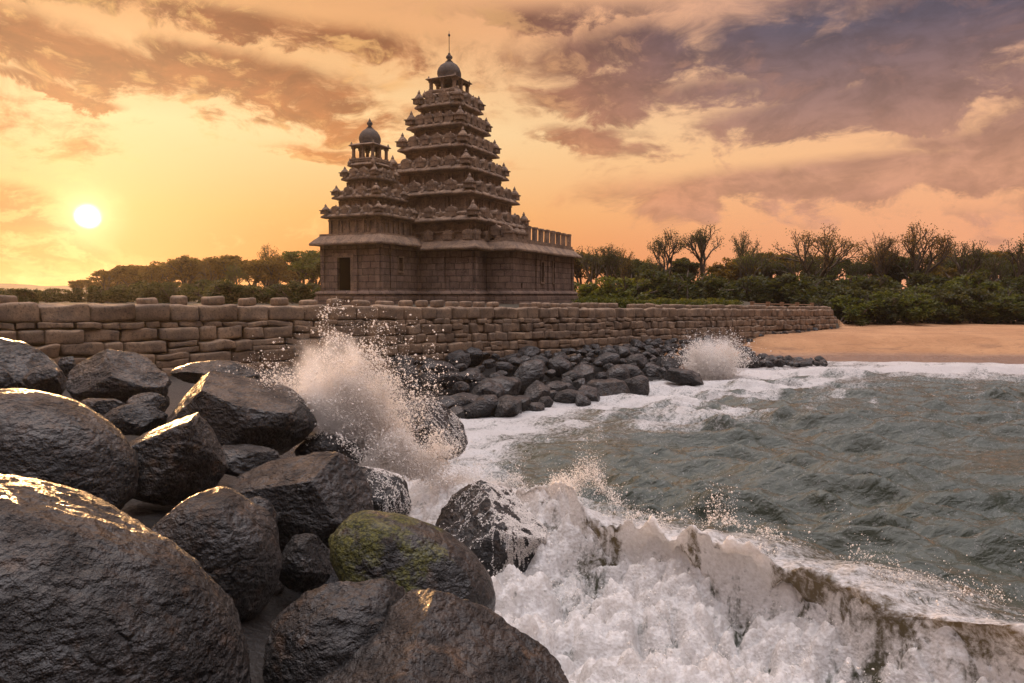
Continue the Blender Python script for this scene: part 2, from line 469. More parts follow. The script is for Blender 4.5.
# ------------------------------------------------------------------ terrain
RT2 = math.sqrt(2)
WALL_X0, WALL_X1 = -46.0, 24.8
def wall_q(x, y): return (y - x - 33.0) / RT2
def wall_top(x): return 3.74 - (np.clip(x, -60, 40) + 13.5) * 0.0255
_sy = np.array([-300, -20, 0, 4, 7, 10, 14, 18, 22, 26, 32, 38, 43, 60])
_sx = np.array([30, 6, 2.4, 1.0, .1, -1.1, -2.4, -2.7, -2.0, 0.6, 6.6, 11.6, 14.5, 20])
def ground_h(x, y, detail=True):
    x = np.asarray(x, float); y = np.asarray(y, float)
    xs = np.interp(y, _sy, _sx)
    fore = np.clip((xs - x) * .42, -1.6, 1.55)
    beach = -1.6 + 2.85 * sstep(y + .05 * (x - 25), 37.5, 49) + np.clip((y - 52) * .018, 0, 1.5)
    beach = np.where(y > 30, beach, -1.6)
    _q = wall_q(x, y)
    band = 1.45 * (1 - sstep(-_q, .3, 5.0)) - .5
    fore = np.where(x > -7, fore + (np.minimum(fore, band) - fore) * sstep(x, -7, -4) * sstep(y, 17, 22), fore)
    front = np.maximum(fore, np.where(x > 8, beach, -1.6))
    q = wall_q(x, y)
    top = wall_top(x) - .12 + sstep(q, 1.5, 9) * (3.42 - (wall_top(x) - .12)) * (1 - sstep(x - q * .7, 12, 22))
    behind = (q > 0.1) & (x - q * .7 < 24.6)
    far = front + 0
    # beyond the wall end the terrace runs down to the beach ground
    ramp = sstep(x - q * .7, 24.6, 27.5)
    inland = np.where(q > .1, top * (1 - ramp) + front * ramp, front)
    z = np.where(q > .1, inland, front)
    if detail:
        P = np.stack([x, y, np.zeros_like(x)], -1).reshape(-1, 3)
        n = fbm(P * .35, 4).reshape(x.shape)
        z = z + n * .10 * np.where(q > .1, .6, 1.0)
    return z
def axis(parts):
    """parts: list of (a, b, step)"""
    out = [np.arange(a, b, s) for a, b, s in parts]
    return np.concatenate(out + [[parts[-1][1]]])
def grid_faces(nx, ny):
    i = np.arange(nx - 1)[:, None] * ny + np.arange(ny - 1)[None, :]
    i = i.ravel()
    return np.stack([i, i + ny, i + ny + 1, i + 1], 1)

def ground_material():
    m, t = material('ground_soil')
    g = t.n('ShaderNodeNewGeometry'); p = g.outputs['Position']
    n1 = t.noise(p, .6, 6, .6); n2 = t.noise(p, 12, 5, .6)
    col = t.mix(n1, (.04, .034, .024, 1), (.075, .058, .04, 1))
    col = t.mix(t.mr(n2, .5, .7, 0, .6), col, (.04, .055, .018, 1))
    sh = t.n('ShaderNodeAttribute', attribute_name='shore').outputs['Fac']
    col = t.mix(sh, col, t.mix(n1, (.012, .011, .010, 1), (.03, .027, .024, 1)))
    finish(t, principled(t, col, t.mr(sh, 0, 1, .9, .45), t.bump(n2, .8, .1), .3).outputs[0])
    return m
gx = axis([(-600, -200, 40), (-200, -60, 10), (-60, 40, .5), (40, 100, 3), (100, 250, 15), (250, 600, 50)])
gy = axis([(-440, -60, 40), (-60, -6, 3), (-6, 70, .5), (70, 120, 4), (120, 260, 20), (260, 770, 60)])
X, Y = np.meshgrid(gx, gy, indexing='ij')
Z = ground_h(X, Y)
V = np.stack([X, Y, Z], -1).reshape(-1, 3)
ground = link('ground', mesh_np('ground', V, grid_faces(len(gx), len(gy)), True, {'shore': (1 - sstep(wall_q(V[:, 0], V[:, 1]), -.4, .3)) * (1 - sstep(V[:, 1], 46, 52))}), ground_material())
ground['kind'] = 'structure'

# sand
def sand_material():
    m, t = material('beach_sand')
    g = t.n('ShaderNodeNewGeometry'); p = g.outputs['Position']
    s = t.n('ShaderNodeSeparateXYZ'); t.l(p, s.inputs[0])
    n1 = t.noise(p, .5, 6, .6); n2 = t.noise(p, 3.5, 6, .65); n3 = t.noise(p, 25, 3, .6)
    col = t.mix(t.mr(n1, .3, .7), (.40, .205, .095, 1), (.52, .285, .14, 1))
    col = t.mix(t.mr(n2, .52, .72, 0, .6), col, (.28, .15, .08, 1))
    n4 = t.noise(t.mapping(p, scale=(.25, 1.1, 1)), 1.3, 6, .7)
    col = t.mix(t.mr(n4, .54, .70, 0, .7), col, (.22, .12, .07, 1))
    wet = t.mr(t.m('ADD', s.outputs[2], t.m('MULTIPLY', t.m('SUBTRACT', n1, .5), .3)), .55, .15)
    col = t.mix(t.m('MULTIPLY', wet, .75), col, (.20, .13, .10, 1))
    rough = t.mr(wet, 0, 1, .9, .16)
    nrm = t.bump(t.m('ADD', n2, t.m('MULTIPLY', n3, .3)), .9, .25)
    finish(t, principled(t, col, rough, nrm, .4).outputs[0])
    return m
bx = axis([(8, 40, .35), (40, 120, 2)]); by = axis([(36, 70, .3)])
X, Y = np.meshgrid(bx, by, indexing='ij')
Z = ground_h(X, Y) + .03
Z = np.where(wall_q(X, Y) > -.3, np.where(X - wall_q(X, Y) * .7 < 26, -1.9, Z), Z)
V = np.stack([X, Y, Z], -1).reshape(-1, 3)
beach = link('beach', mesh_np('beach', V, grid_faces(len(bx), len(by))), sand_material())
beach['kind'] = 'structure'

# a far low headland behind the left trees
hx = np.linspace(-560, -95, 120); hy = np.linspace(390, 570, 24)
X, Y = np.meshgrid(hx, hy, indexing='ij')
prof = np.clip(1 - ((Y - 480) / 88) ** 2, 0, 1)
Z = 3 + prof * (7 + 4 * fbm(np.stack([X.ravel() * .02, Y.ravel() * .02, X.ravel() * 0], 1), 4).reshape(X.shape)) * sstep(-X, 95, 260)
hill = link('hill', mesh_np('hill', np.stack([X, Y, Z], -1).reshape(-1, 3), grid_faces(120, 24)), ground.data.materials[0])
hill['kind'] = 'structure'

# ------------------------------------------------------------------ sea
CR = 12.1
def crest_amp(e):
    # e = (x - y)/sqrt2 ; -12 near the rocks, +2 off to the right
    return np.interp(e, [-22, -14, -11, -9, -6.5, -4, -1.5, 2, 8, 14], [0, .10, .46, .80, 1.04, 1.12, 1.16, 1.08, .6, .1])
def sea_surface(x, y, spacing=None):
    P = np.stack([x, y, np.zeros_like(x)], 1)
    wob = vnoise(P * .35 + 3.1) * .45 + vnoise(P * 1.1) * .14
    t = (x + y - CR) / RT2 + wob
    e = (x - y) / RT2
    A = crest_amp(e)
    # chop
    z = np.zeros_like(x)
    r = np.random.RandomState(5)
    for k in range(46):
        lam = .45 * (1.085 ** k) if k < 34 else .8 + r.rand() * 1.5
        th = R(248) + r.normal() * .42
        a = .0175 * min(lam, 1.9) ** .80 * (.5 + r.rand())
        ph = r.rand() * 6.28
        kx, ky = math.cos(th) * 2 * math.pi / lam, math.sin(th) * 2 * math.pi / lam
        fade = 1.0 if spacing is None else 1 - sstep(spacing, lam * .18, lam * .36)
        phi = kx * x + ky * y + ph + 1.6 * vnoise(P * .22 + k) + .8 * vnoise(P * (.5 / lam) + k * 3)
        z += a * 1.05 * fade * (2.2 * (1 - np.abs(np.sin(phi / 2))) ** 1.4 - .8)
    g = ground_h(x, y, False)
    z *= .55 + .9 * sstep(fbm(P * .13 + 40, 3), -.35, .4)
    z *= .35 + .65 * sstep(-g, .1, 1.0)
    ridge = np.where(t > 0, np.exp(-(t / 1.7) ** 2), np.exp(-(np.abs(t) / .88) ** 2.0))
    plat = sstep(-t, -.2, .6) * (1 - sstep(-t, 2.6, 5.0))
    act = sstep(A, .03, .5)
    lump = fbm(P * 1.7 + 5, 4); lump2 = fbm(P * 5.3 + 11, 4, .6); lump3 = np.abs(fbm(P * 11 + 2, 3, .6))
    foamz = np.clip(np.maximum(plat, np.exp(-((t + .25) / .55) ** 2)) * act, 0, 1)
    curl = sstep(e, -4.4, -2.6) * (1 - sstep(e, .6, 2.0)) * np.exp(-((t + .20) / .40) ** 2)
    rough = foamz * (1 - .85 * curl) * (1 - .62 * np.exp(-((t - .05) / .28) ** 2))
    bil = lambda f, o: np.abs(fbm(P * f + o, 2, .5))
    pst = np.stack([t * .8 + .3 * lump, e * 2.6 + .5 * lump, x * 0], 1)
    strand = fbm(pst + 21, 4, .6)
    wq = np.stack([t * .9 + .35 * lump, e * 2.4 + .45 * lump2, x * 0], 1)
    fil = np.maximum(1 - np.abs(fbm(wq * 1.2 + 31, 3, .55)) * 3.4, 1 - np.abs(fbm(wq * 2.7 + 47, 3, .55)) * 3.2)
    puffs = .38 * bil(1.0, 5) + .28 * bil(2.4, 9) + .15 * bil(5.0, 2) + .06 * bil(10, 3) + .02 * bil(20, 8)
    z += A * ridge + rough * (1.05 * puffs - .17 + .13 * strand) * (.55 + .75 * sstep(e, -11, -7) * (1 - .4 * sstep(e, -3, 0))) + plat * act * (.06 + .26 * np.exp(-((e + 8.2) / 1.8) ** 2))
    z += .26 * np.exp(-(((x - .62) / .34) ** 2 + ((y - 10.3) / .55) ** 2)) * (.8 + .4 * lump)
    # second surge on the far rocks and a low line along the beach
    surge = np.exp(-((y - 38.6 - .06 * (x - 20) + wob * 1.5) / .6) ** 2) * sstep(x, 11, 16) * .28
    z += surge
    # foam amount
    streak = fbm(np.stack([(x + y) * .32, (x - y) * .9, x * 0], 1) + 4, 5, .6)
    shore = sstep(g, -1.45, -.35) * (x > -12) * (y < 44)
    qq = -wall_q(x, y) + .9 * vnoise(P * .3 + 20)
    band = (1 - sstep(qq, 6.2, 13.5)) * (y > 20) * (x > -6)
    far_f = np.maximum(shore * (.62 + .55 * streak), band * (.46 + 1.1 * streak))
    far_f = np.where(y > 15, far_f, far_f * (.9 - .55 * sstep(e, -10.5, -8)))
    beachf = sstep(y + .05 * (x - 25) + 1.2 * vnoise(P * .25 + 9), 32.0, 40.5) * (x > 8) * (.52 + .8 * streak)
    lines = sstep(streak, .18, .5) * np.exp(-((y - 30 + .3 * (x - 12)) / 6.0) ** 2) * .34 * (x > 0)
    tail = np.exp(-(np.clip(t, 0, 9) / .75) ** 2) * sstep(t, -.35, .05) * act * .50 + .35 * act * sstep(t, -.5, 0) * np.exp(-(t / 2.2) ** 2) * sstep(-e, 5, 9)
    win = sstep(t, -1.15, -.35) * sstep(e, -8.6, -7.2)
    filc = np.clip(fil, 0, 1)
    front = foamz * (.37 + .56 * filc + .75 * strand + .7 * (puffs - .24) + .02 * win + .22 * sstep(-t, .7, 1.9)) * (1 - .60 * curl)
    front = np.maximum(front, np.exp(-((t + .02) / .30) ** 2) * act * (.66 + .6 * strand))
    foam = np.maximum.reduce([far_f, beachf, lines, tail, front])
    foam += surge * 1.6
    foam = np.minimum(foam, .84) * (1 - .45 * curl)
    return z, np.clip(foam, 0, 1.2), t, A, curl * 1.0, A * ridge
sx = axis([(-60, -12, 1.0), (-12, -4, .12), (-4, -2.4, .06), (-2.4, 6.6, .025), (6.6, 8.5, .06), (8.5, 32, .12), (32, 60, .4), (60, 200, 6), (200, 600, 50)])
sy = axis([(-440, -60, 40), (-60, -4, 2.0), (-4, 3.5, .2), (3.5, 5, .05), (5, 12.6, .025), (12.6, 14.5, .05), (14.5, 46, .11), (46, 60, .6)])
dx = np.gradient(sx); dy = np.gradient(sy)
X, Y = np.meshgrid(sx, sy, indexing='ij')
SPC = np.maximum(dx[:, None], dy[None, :]).ravel()
x, y = X.ravel(), Y.ravel()
z, foam, tt, AA, curl, rdg = sea_surface(x, y, SPC)
# push the crest forward (towards the rocks) so that it leans over its face
lean = np.clip(rdg - .30, 0, 1) * .9 * sstep(AA, .4, .8) * np.exp(-(tt / .8) ** 2)
V = np.stack([x - lean * .72, y - lean * .69, z], 1)
me = mesh_np('sea', V, grid_faces(len(sx), len(sy)), True, {'foam': foam, 'curl': np.maximum(curl, .75 * np.exp(-((tt + .3) / .55) ** 2)) * sstep(AA, .3, .8)})
def water_material():
    m, t = material('sea_water')
    g = t.n('ShaderNodeNewGeometry'); p = g.outputs['Position']
    fa = t.n('ShaderNodeAttribute', attribute_name='foam').outputs['Fac']
    cu = t.n('ShaderNodeAttribute', attribute_name='curl').outputs['Fac']
    rip = t.m('ADD', t.noise(t.mapping(p, scale=(.8, 1.9, 1), rot=(0, 0, R(-12))), 3.0, 5, .52, .4), t.m('MULTIPLY', t.noise(t.mapping(p, scale=(1, 1.7, 1), rot=(0, 0, R(30))), 1.3, 3, .5), .8))
    nrm = t.bump(rip, .7, .115)
    col = t.mix(t.noise(p, .25, 3), (.030, .042, .032, 1), (.055, .058, .040, 1))
    col = t.mix(cu, col, (.085, .064, .034, 1))
    wat = principled(t, col, .045, nrm, .5, IOR=1.33)
    tr = t.n('ShaderNodeBsdfTranslucent'); tr.inputs[0].default_value = (.46, .33, .15, 1)
    wm = t.n('ShaderNodeMixShader'); t.l(t.m('MULTIPLY', cu, .28), wm.inputs[0]); t.l(wat.outputs[0], wm.inputs[1]); t.l(tr.outputs[0], wm.inputs[2])
    n1 = t.noise(p, 3.6, 8, .70, .6); n2 = t.noise(p, 13, 6, .70, .5)
    ridge = t.m('SUBTRACT', 1.0, t.m('ABSOLUTE', t.m('MULTIPLY', t.m('SUBTRACT', n1, .5), 5.0)))
    lace = t.m('ADD', t.m('MULTIPLY', ridge, .32), t.m('MULTIPLY', t.m('SUBTRACT', n2, .5), .9))
    fm = t.mr(t.m('ADD', t.m('MULTIPLY', fa, 1.08), t.m('MULTIPLY', t.m('SUBTRACT', lace, .08), 1.25)), .26, .86)
    fb = t.bump(t.m('ADD', t.noise(p, 7, 6, .62), t.m('MULTIPLY', t.voro(p, 26), .35)), .6, .06)
    fcol = t.mix(t.mr(t.noise(p, 20, 5, .68), .38, .60), (.70, .68, .66, 1), (.94, .93, .92, 1))
    foam_b = principled(t, fcol, .45, fb, .4)
    ft = t.n('ShaderNodeBsdfTranslucent'); ft.inputs[0].default_value = (.85, .80, .74, 1); t.l(fb, ft.inputs['Normal'])
    fx = t.n('ShaderNodeMixShader'); fx.inputs[0].default_value = .50; t.l(foam_b.outputs[0], fx.inputs[1]); t.l(ft.outputs[0], fx.inputs[2])
    mx = t.n('ShaderNodeMixShader'); t.l(fm, mx.inputs[0]); t.l(wm.outputs[0], mx.inputs[1]); t.l(fx.outputs[0], mx.inputs[2])
    finish(t, mx.outputs[0])
    return m
sea = link('sea', me, water_material())
sea['kind'] = 'structure'

# ------------------------------------------------------------------ sea wall
def rounded_block(h, rnd, n=4):
    """subdivided cube rounded like a weathered stone; returns V, Q"""
    key = n
    if key not in _RB:
        bm = bmesh.new(); bmesh.ops.create_cube(bm, size=2.0)
        bmesh.ops.subdivide_edges(bm, edges=bm.edges[:], cuts=n, use_grid_fill=True)
        bm.verts.ensure_lookup_table()
        V_ = np.array([v.co[:] for v in bm.verts]); Q_ = np.array([[v.index for v in f.verts] for f in bm.faces])
        bm.free(); _RB[key] = (V_, Q_)
    V_, Q_ = _RB[key]
    h = np.array(h)
    core = np.maximum(h - rnd, h * .25)
    P = np.sign(V_) * np.abs(V_) ** .7 * h
    inner = np.clip(P, -core, core)
    d = P - inner
    L = np.linalg.norm(d, axis=1, keepdims=True)
    k = np.where(L > 1e-9, np.minimum(L, rnd) / np.maximum(L, 1e-9), 1)
    return inner + d * k, Q_
_RB = {}
wall_root = empty('sea_wall', (0, 0, 0))
tag(wall_root, 'long old sea wall of rounded brown stone blocks below the temple', 'sea wall')
WD = np.array([1, 1, 0]) / RT2          # along the wall
WN = np.array([1, -1, 0]) / RT2         # outward, towards the sea
def wall_pt(s, out, zz):
    """s metres along from X = WALL_X0"""
    b = np.array([WALL_X0, WALL_X0 + 33, 0]) + WD * s
    return b + WN * out + np.array([0, 0, zz])
WLEN = (WALL_X1 - WALL_X0) * RT2
def add_block(mb, s0, s1, out0, out1, z0, z1, rnd, j=.03, n=4, amp=.055):
    h = np.array([(s1 - s0) / 2, (out1 - out0) / 2, (z1 - z0) / 2])
    P, Q = rounded_block(h, min(rnd, h.min() * .9), n)
    off = rng.uniform(-50, 50, 3)
    P = P + np.stack([vnoise(P * 2.2 + off + k * 7) for k in range(3)], 1) * amp
    a = rng.normal() * j
    c = wall_pt((s0 + s1) / 2, (out0 + out1) / 2, (z0 + z1) / 2)
    V = P[:, :1] * WD + P[:, 1:2] * WN + P[:, 2:3] * np.array([0, 0, 1.])
    V[:, 2] += a * P[:, 0]
    mb.add(V + c, Q[:, ::-1])
s_near = (-16 - WALL_X0) * RT2
mb = MB(); mt = MB(); caps = []
courses = [(.50, .30, .06), (.20, .36, .04), (.40, .44, .06), (.36, .53, .06), (.40, .60, .06), (.30, .68, .05), (.38, .74, .06), (.4, .8, .06)]
s = 0.0
while s < WLEN:      # top course with a cap stone on each block or two
    L = rng.uniform(.75, 1.25) * (1.15 if s < s_near + 16 else .78)
    zt = wall_top(WALL_X0 + s / RT2)
    add_block(mt, s + .02, min(s + L, WLEN) - .02, -.55, .30 + rng.uniform(-.03, .04), zt - .50, zt + rng.uniform(-.02, .02), .07, .015, 5)
    if rng.rand() < (.78 if s < s_near + 16 else .92):
        caps.append((s + L / 2, zt, rng.uniform(.20, .30) if s < s_near + 16 else rng.uniform(.15, .21), rng.uniform(.10, .14)))
    s += L
depth = courses[0][0]
for (hh, out, rnd) in courses[1:]:
    s = -rng.rand()
    while s < WLEN:
        L = rng.uniform(.5, 1.25) * (hh / .38) ** .4 * (1.0 if s < s_near + 14 else .62)
        zt = wall_top(WALL_X0 + s / RT2) + .07 * float(vnoise(np.array([[s * .22, depth * 3, .5]]))[0]) * min(1, depth)
        if s > 20 or hh > .25:
            dz = rng.uniform(-.02, .02)
            if rng.rand() < .12 and hh > .3:   # two thin stones instead of one
                k = rng.uniform(.4, .6) * hh
                add_block(mb, s, s + L - .035, -.2, out + rng.uniform(-.05, .03), zt - depth - k, zt - depth, rnd * .6)
                add_block(mb, s, s + L - .035, -.2, out + rng.uniform(-.05, .03), zt - depth - hh + .01, zt - depth - k - .01, rnd * .6)
            else:
                add_block(mb, s, s + L - .035, -.2, out + rng.uniform(-.10, .06), zt - depth - hh + .015, zt - depth + dz, rnd)
        s += L
    depth += hh
link('masonry', mb.mesh('sea_wall_masonry', True), M_wall, wall_root)
link('coping', mt.mesh('sea_wall_coping', True), M_wall, wall_root)
core = MB()
n = 40
for i in range(n):
    s0, s1 = WLEN * i / n, WLEN * (i + 1) / n
    zt = wall_top(WALL_X0 + s1 / RT2)
    c = wall_pt((s0 + s1) / 2, -.25, (zt - .2 - 1.5) / 2)
    core.box(c, ((s1 - s0) / 2, .30, (zt - .2 + 1.5) / 2), rot=R(45))
core.box(wall_pt(WLEN - .2, -2.6, .4), (.3, 2.6, 1.95), rot=R(45))
link('core', core.mesh('sea_wall_core'), M_wall, wall_root)
caps = [c for c in caps if c[0] > s_near][:100]
for (s, zt, hw, hz) in caps:
    m1 = MB(); add_block(m1, s - hw, s + hw, -.50, .02, zt - .03, zt + 2 * hz, .08, .04, 4, .03)
    link('cap_stone', m1.mesh('cap_stone', True), M_wall, wall_root)

# ------------------------------------------------------------------ temple
TH = R(-25)
FLOOR = 3.80
def plan_step(h, b=.52, p=.12):
    pts = []
    for k in range(4):
        side = [(-h, -h, -1, -1), (-b * h, -h, -1, -1), (-b * h, -h - p, -1, -1), (b * h, -h - p, 1, -1), (b * h, -h, 1, -1)]
        c, s_ = [(1, 0), (0, 1), (-1, 0), (0, -1)][k]
        for (x, y, sx_, sy_) in side:
            pts.append((x * c - y * s_, x * s_ + y * c, sx_ * c - sy_ * s_, sx_ * s_ + sy_ * c))
    return np.array(pts, float)
def plan_rect(x0, x1, y0, y1):
    return np.array([(x0, y0, -1, -1), (x1, y0, 1, -1), (x1, y1, 1, 1), (x0, y1, -1, 1)], float)
def sweep(mb, plan, prof, seg=.35, c=(0, 0), cap=True):
    P0 = plan[:, :2]
    nE = len(plan); cnt = []
    for i in range(nE):
        cnt.append(max(1, int(round(np.linalg.norm(P0[(i + 1) % nE] - P0[i]) / seg))))
    rings = []
    for off, z in prof:
        Pk = plan[:, :2] + plan[:, 2:] * off
        pts = []
        for i in range(nE):
            a, b = Pk[i], Pk[(i + 1) % nE]
            for k in range(cnt[i]):
                pts.append(a + (b - a) * k / cnt[i])
        pts = np.array(pts) + np.array(c)
        rings.append(np.column_stack([pts, np.full(len(pts), z)]))
    n = len(rings[0]); m = len(rings)
    i = np.arange(n); j = (i + 1) % n
    Q = np.concatenate([np.stack([k * n + i, k * n + j, (k + 1) * n + j, (k + 1) * n + i], 1) for k in range(m - 1)])
    V = np.concatenate(rings)
    T = None
    if cap:
        V = np.concatenate([V, [[c[0], c[1], prof[-1][1]]]])
        T = np.stack([(m - 1) * n + i, (m - 1) * n + j, np.full(n, m * n)], 1)
    mb.add(V, Q, T)
def cornice_prof(z, out, k=1.0):
    """wall band -> overhanging kapota cornice ending at the lip height z, then its sloping back"""
    return [(0, z - .10 * k), (out * .35, z - .08 * k), (out * .96, z - .03), (out, z + .02), (out * .97, z + .07), (out * .72, z + .17 * k), (out * .36, z + .27 * k), (out * .12, z + .33 * k), (.10, z + .34 * k), (.10, z + .44 * k), (-.02, z + .45 * k)]
# turrets that stand on the cornices
def turret_mesh(h, w):
    m = MB()
    m.box((0, 0, h * .16), (w * .46, w * .46, h * .16), j=.01)
    m.box((0, 0, h * .35), (w * .56, w * .56, h * .035), j=.01)
    m.lathe((0, 0, 0), [(w * .42, h * .36), (w * .50, h * .42), (w * .46, h * .52), (w * .34, h * .62), (w * .24, h * .72), (w * .14, h * .78), (w * .17, h * .85), (w * .10, h * .93), (.01, h * 1.05)], 10)
    return m.mesh('corner_turret', False, (.018, 3.0))
def gable_mesh(h, w):
    m = MB()
    d = w * .30
    m.box((0, 0, h * .22), (w * .46, d, h * .22), j=.01)
    n = 9
    a = np.linspace(0, math.pi, n)
    xs = np.cos(a) * w * .52; zs = h * .44 + np.sin(a) ** .8 * h * .42
    xs = np.append(xs, 0); zs2 = np.append(zs, h)
    P = np.column_stack([np.cos(a) * w * .52, np.full(n, -d * 1.15), zs]); Pb = P.copy(); Pb[:, 1] = d * 1.15
    V = np.concatenate([P, Pb]); i = np.arange(n - 1)
    Q = np.stack([i, i + n, i + n + 1, i + 1], 1)
    V = np.concatenate([V, [[0, -d * 1.15, h * .44], [0, d * 1.15, h * .44]]])
    T = np.concatenate([np.stack([i, i + 1, np.full(n - 1, 2 * n)], 1), np.stack([i + n + 1, i + n, np.full(n - 1, 2 * n + 1)], 1)])
    m.add(V, Q, T)
    m.lathe((0, 0, 0), [(w * .07, h * .82), (w * .11, h * .90), (.01, h * 1.05)], 6)
    return m.mesh('gable_shrine', False, (.018, 3.0))
def figure_mesh(h, w):
    m = MB()
    m.lathe((0, 0, 0), [(w * .5, 0), (w * .52, h * .2), (w * .36, h * .45), (w * .40, h * .6), (w * .16, h * .70), (w * .2, h * .82), (w * .14, h * .95), (.01, h)], 8)
    return m.mesh('carved_figure', True, (.05, 4.0))
TUR = turret_mesh(.82, .58); TUR_S = turret_mesh(.55, .46); GAB = gable_mesh(.66, .62); GAB_S = gable_mesh(.50, .46); FIG = figure_mesh(.52, .27)

def build_tier(root, tip, wall_next, z_prev, z, out=.42, small=False, first=False):
    """one storey: wall band from z_prev up to a cornice with lip height z, turrets standing on it"""
    m = MB()
    h = tip - out
    pl = plan_step(h, .55, .10 if not small else .07)
    sweep(m, pl, [(.05, z_prev), (.05, z_prev + .09), (0, z_prev + .12), (0, z - .22), (.06, z - .20), (.06, z - .13), (.02, z - .125)] + cornice_prof(z, out, .8 if small else 1.0))
    # pilasters and dark niches of the wall band
    zc = (z_prev + .12 + z - .2) / 2; hz = (z - .2 - z_prev - .12) / 2
    if hz > .08:
        for k in range(4):
            ca, sa = [(1, 0), (0, 1), (-1, 0), (0, -1)][k]
            for u in (-.93, -.62, -.46, -.16, .16, .46, .62, .93):
                pj = .10 if abs(u) < .55 else 0
                x, y = u * h, -(h + (pj if not small else pj * .7)) - .025
                m.box((x * ca - y * sa, x * sa + y * ca, zc), (.075 if k % 2 == 0 else .06, .06 if k % 2 == 0 else .075, hz), j=.008)
    # horseshoe motifs along the cornice
    for k in range(4):
        ca, sa = [(1, 0), (0, 1), (-1, 0), (0, -1)][k]
        for u in np.linspace(-.86, .86, 5 if small else 7):
            x, y = u * (tip - .1), -(tip - out * .36) - (.08 if abs(u) < .5 else 0)
            c = (x * ca - y * sa, x * sa + y * ca, z + .16)
            m.lathe(c, [(.12, -.1), (.13, .0), (.09, .1), (.02, .17)], 7, rot=rng.rand())
    t = link('tier', m.mesh('tier', False, (.022, 2.3)), M_carved, root)
    # band of little shrines on top of the cornice
    hb_ = tip - out * .80
    bz = .26 if small else .36
    sweep(m2 := MB(), plan_step(hb_, .55, .06), [(0, z + .18), (0, z + .18 + bz * .5), (.05, z + .2 + bz * .55), (.05, z + .2 + bz * .75), (-.04, z + .2 + bz)])
    for k in range(4):
        ca, sa = [(1, 0), (0, 1), (-1, 0), (0, -1)][k]
        for u in np.arange(-hb_ + .12, hb_ - .05, .24):
            y = -hb_ - (.06 if abs(u) < .55 * hb_ else 0) - .02
            m2.box((u * ca - y * sa, u * sa + y * ca, z + .18 + bz * .4), (.06, .06, bz * .34), j=.012)
    link('shrine_band', m2.mesh('shrine_band', False, (.02, 3.0)), M_carved, t)
    zt = z + (.26 if small else .34)
    hh = tip - out * .62
    tm, gm = (TUR_S, GAB_S) if small else (TUR, GAB)
    for sx_ in (-1, 1):
        for sy_ in (-1, 1):
            link('turret', tm, M_carved, t, (sx_ * hh, sy_ * hh, zt - .06), rng.normal() * .1)
    for k in range(4):
        ca, sa = [(1, 0), (0, 1), (-1, 0), (0, -1)][k]
        us = (-.34, .34) if tip < 1.7 else (-.60, -.2, .2, .60)
        for u in us:
            x, y = u * hh, -hh - (.06 if abs(u) < .5 else 0)
            link('gable', gm, M_carved, t, (x * ca - y * sa, x * sa + y * ca, zt - .08), k * math.pi / 2 + rng.normal() * .05)
        if tip > 2.2:
            for u in (-.40, 0, .40):
                x, y = u * hh, -hh - .05
                link('figure', FIG, M_carved, t, (x * ca - y * sa, x * sa + y * ca, zt - .1), rng.rand() * 6)
    return t
def wall_panel(mb, p0, p1, z0, z1, th, openings):
    """vertical wall from p0 to p1 (left to right seen from outside), openings = (s0, s1, za, zb)"""
    p0 = np.array(p0, float); p1 = np.array(p1, float)
    L = np.linalg.norm(p1 - p0); d = (p1 - p0) / L; nrm = np.array([d[1], -d[0]])
    rot = math.atan2(d[1], d[0])
    def bx_(a, b, za, zb):
        if b - a < 1e-3 or zb - za < 1e-3: return
        c = p0 + d * (a + b) / 2 - nrm * th / 2
        mb.box((c[0], c[1], (za + zb) / 2), ((b - a) / 2, th / 2, (zb - za) / 2), rot=rot)
    s = 0
    for (a, b, za, zb) in sorted(openings):
        bx_(s, a, z0, z1)
        bx_(a, b, z0, za); bx_(a, b, zb, z1)
        s = b
    bx_(s, L, z0, z1)
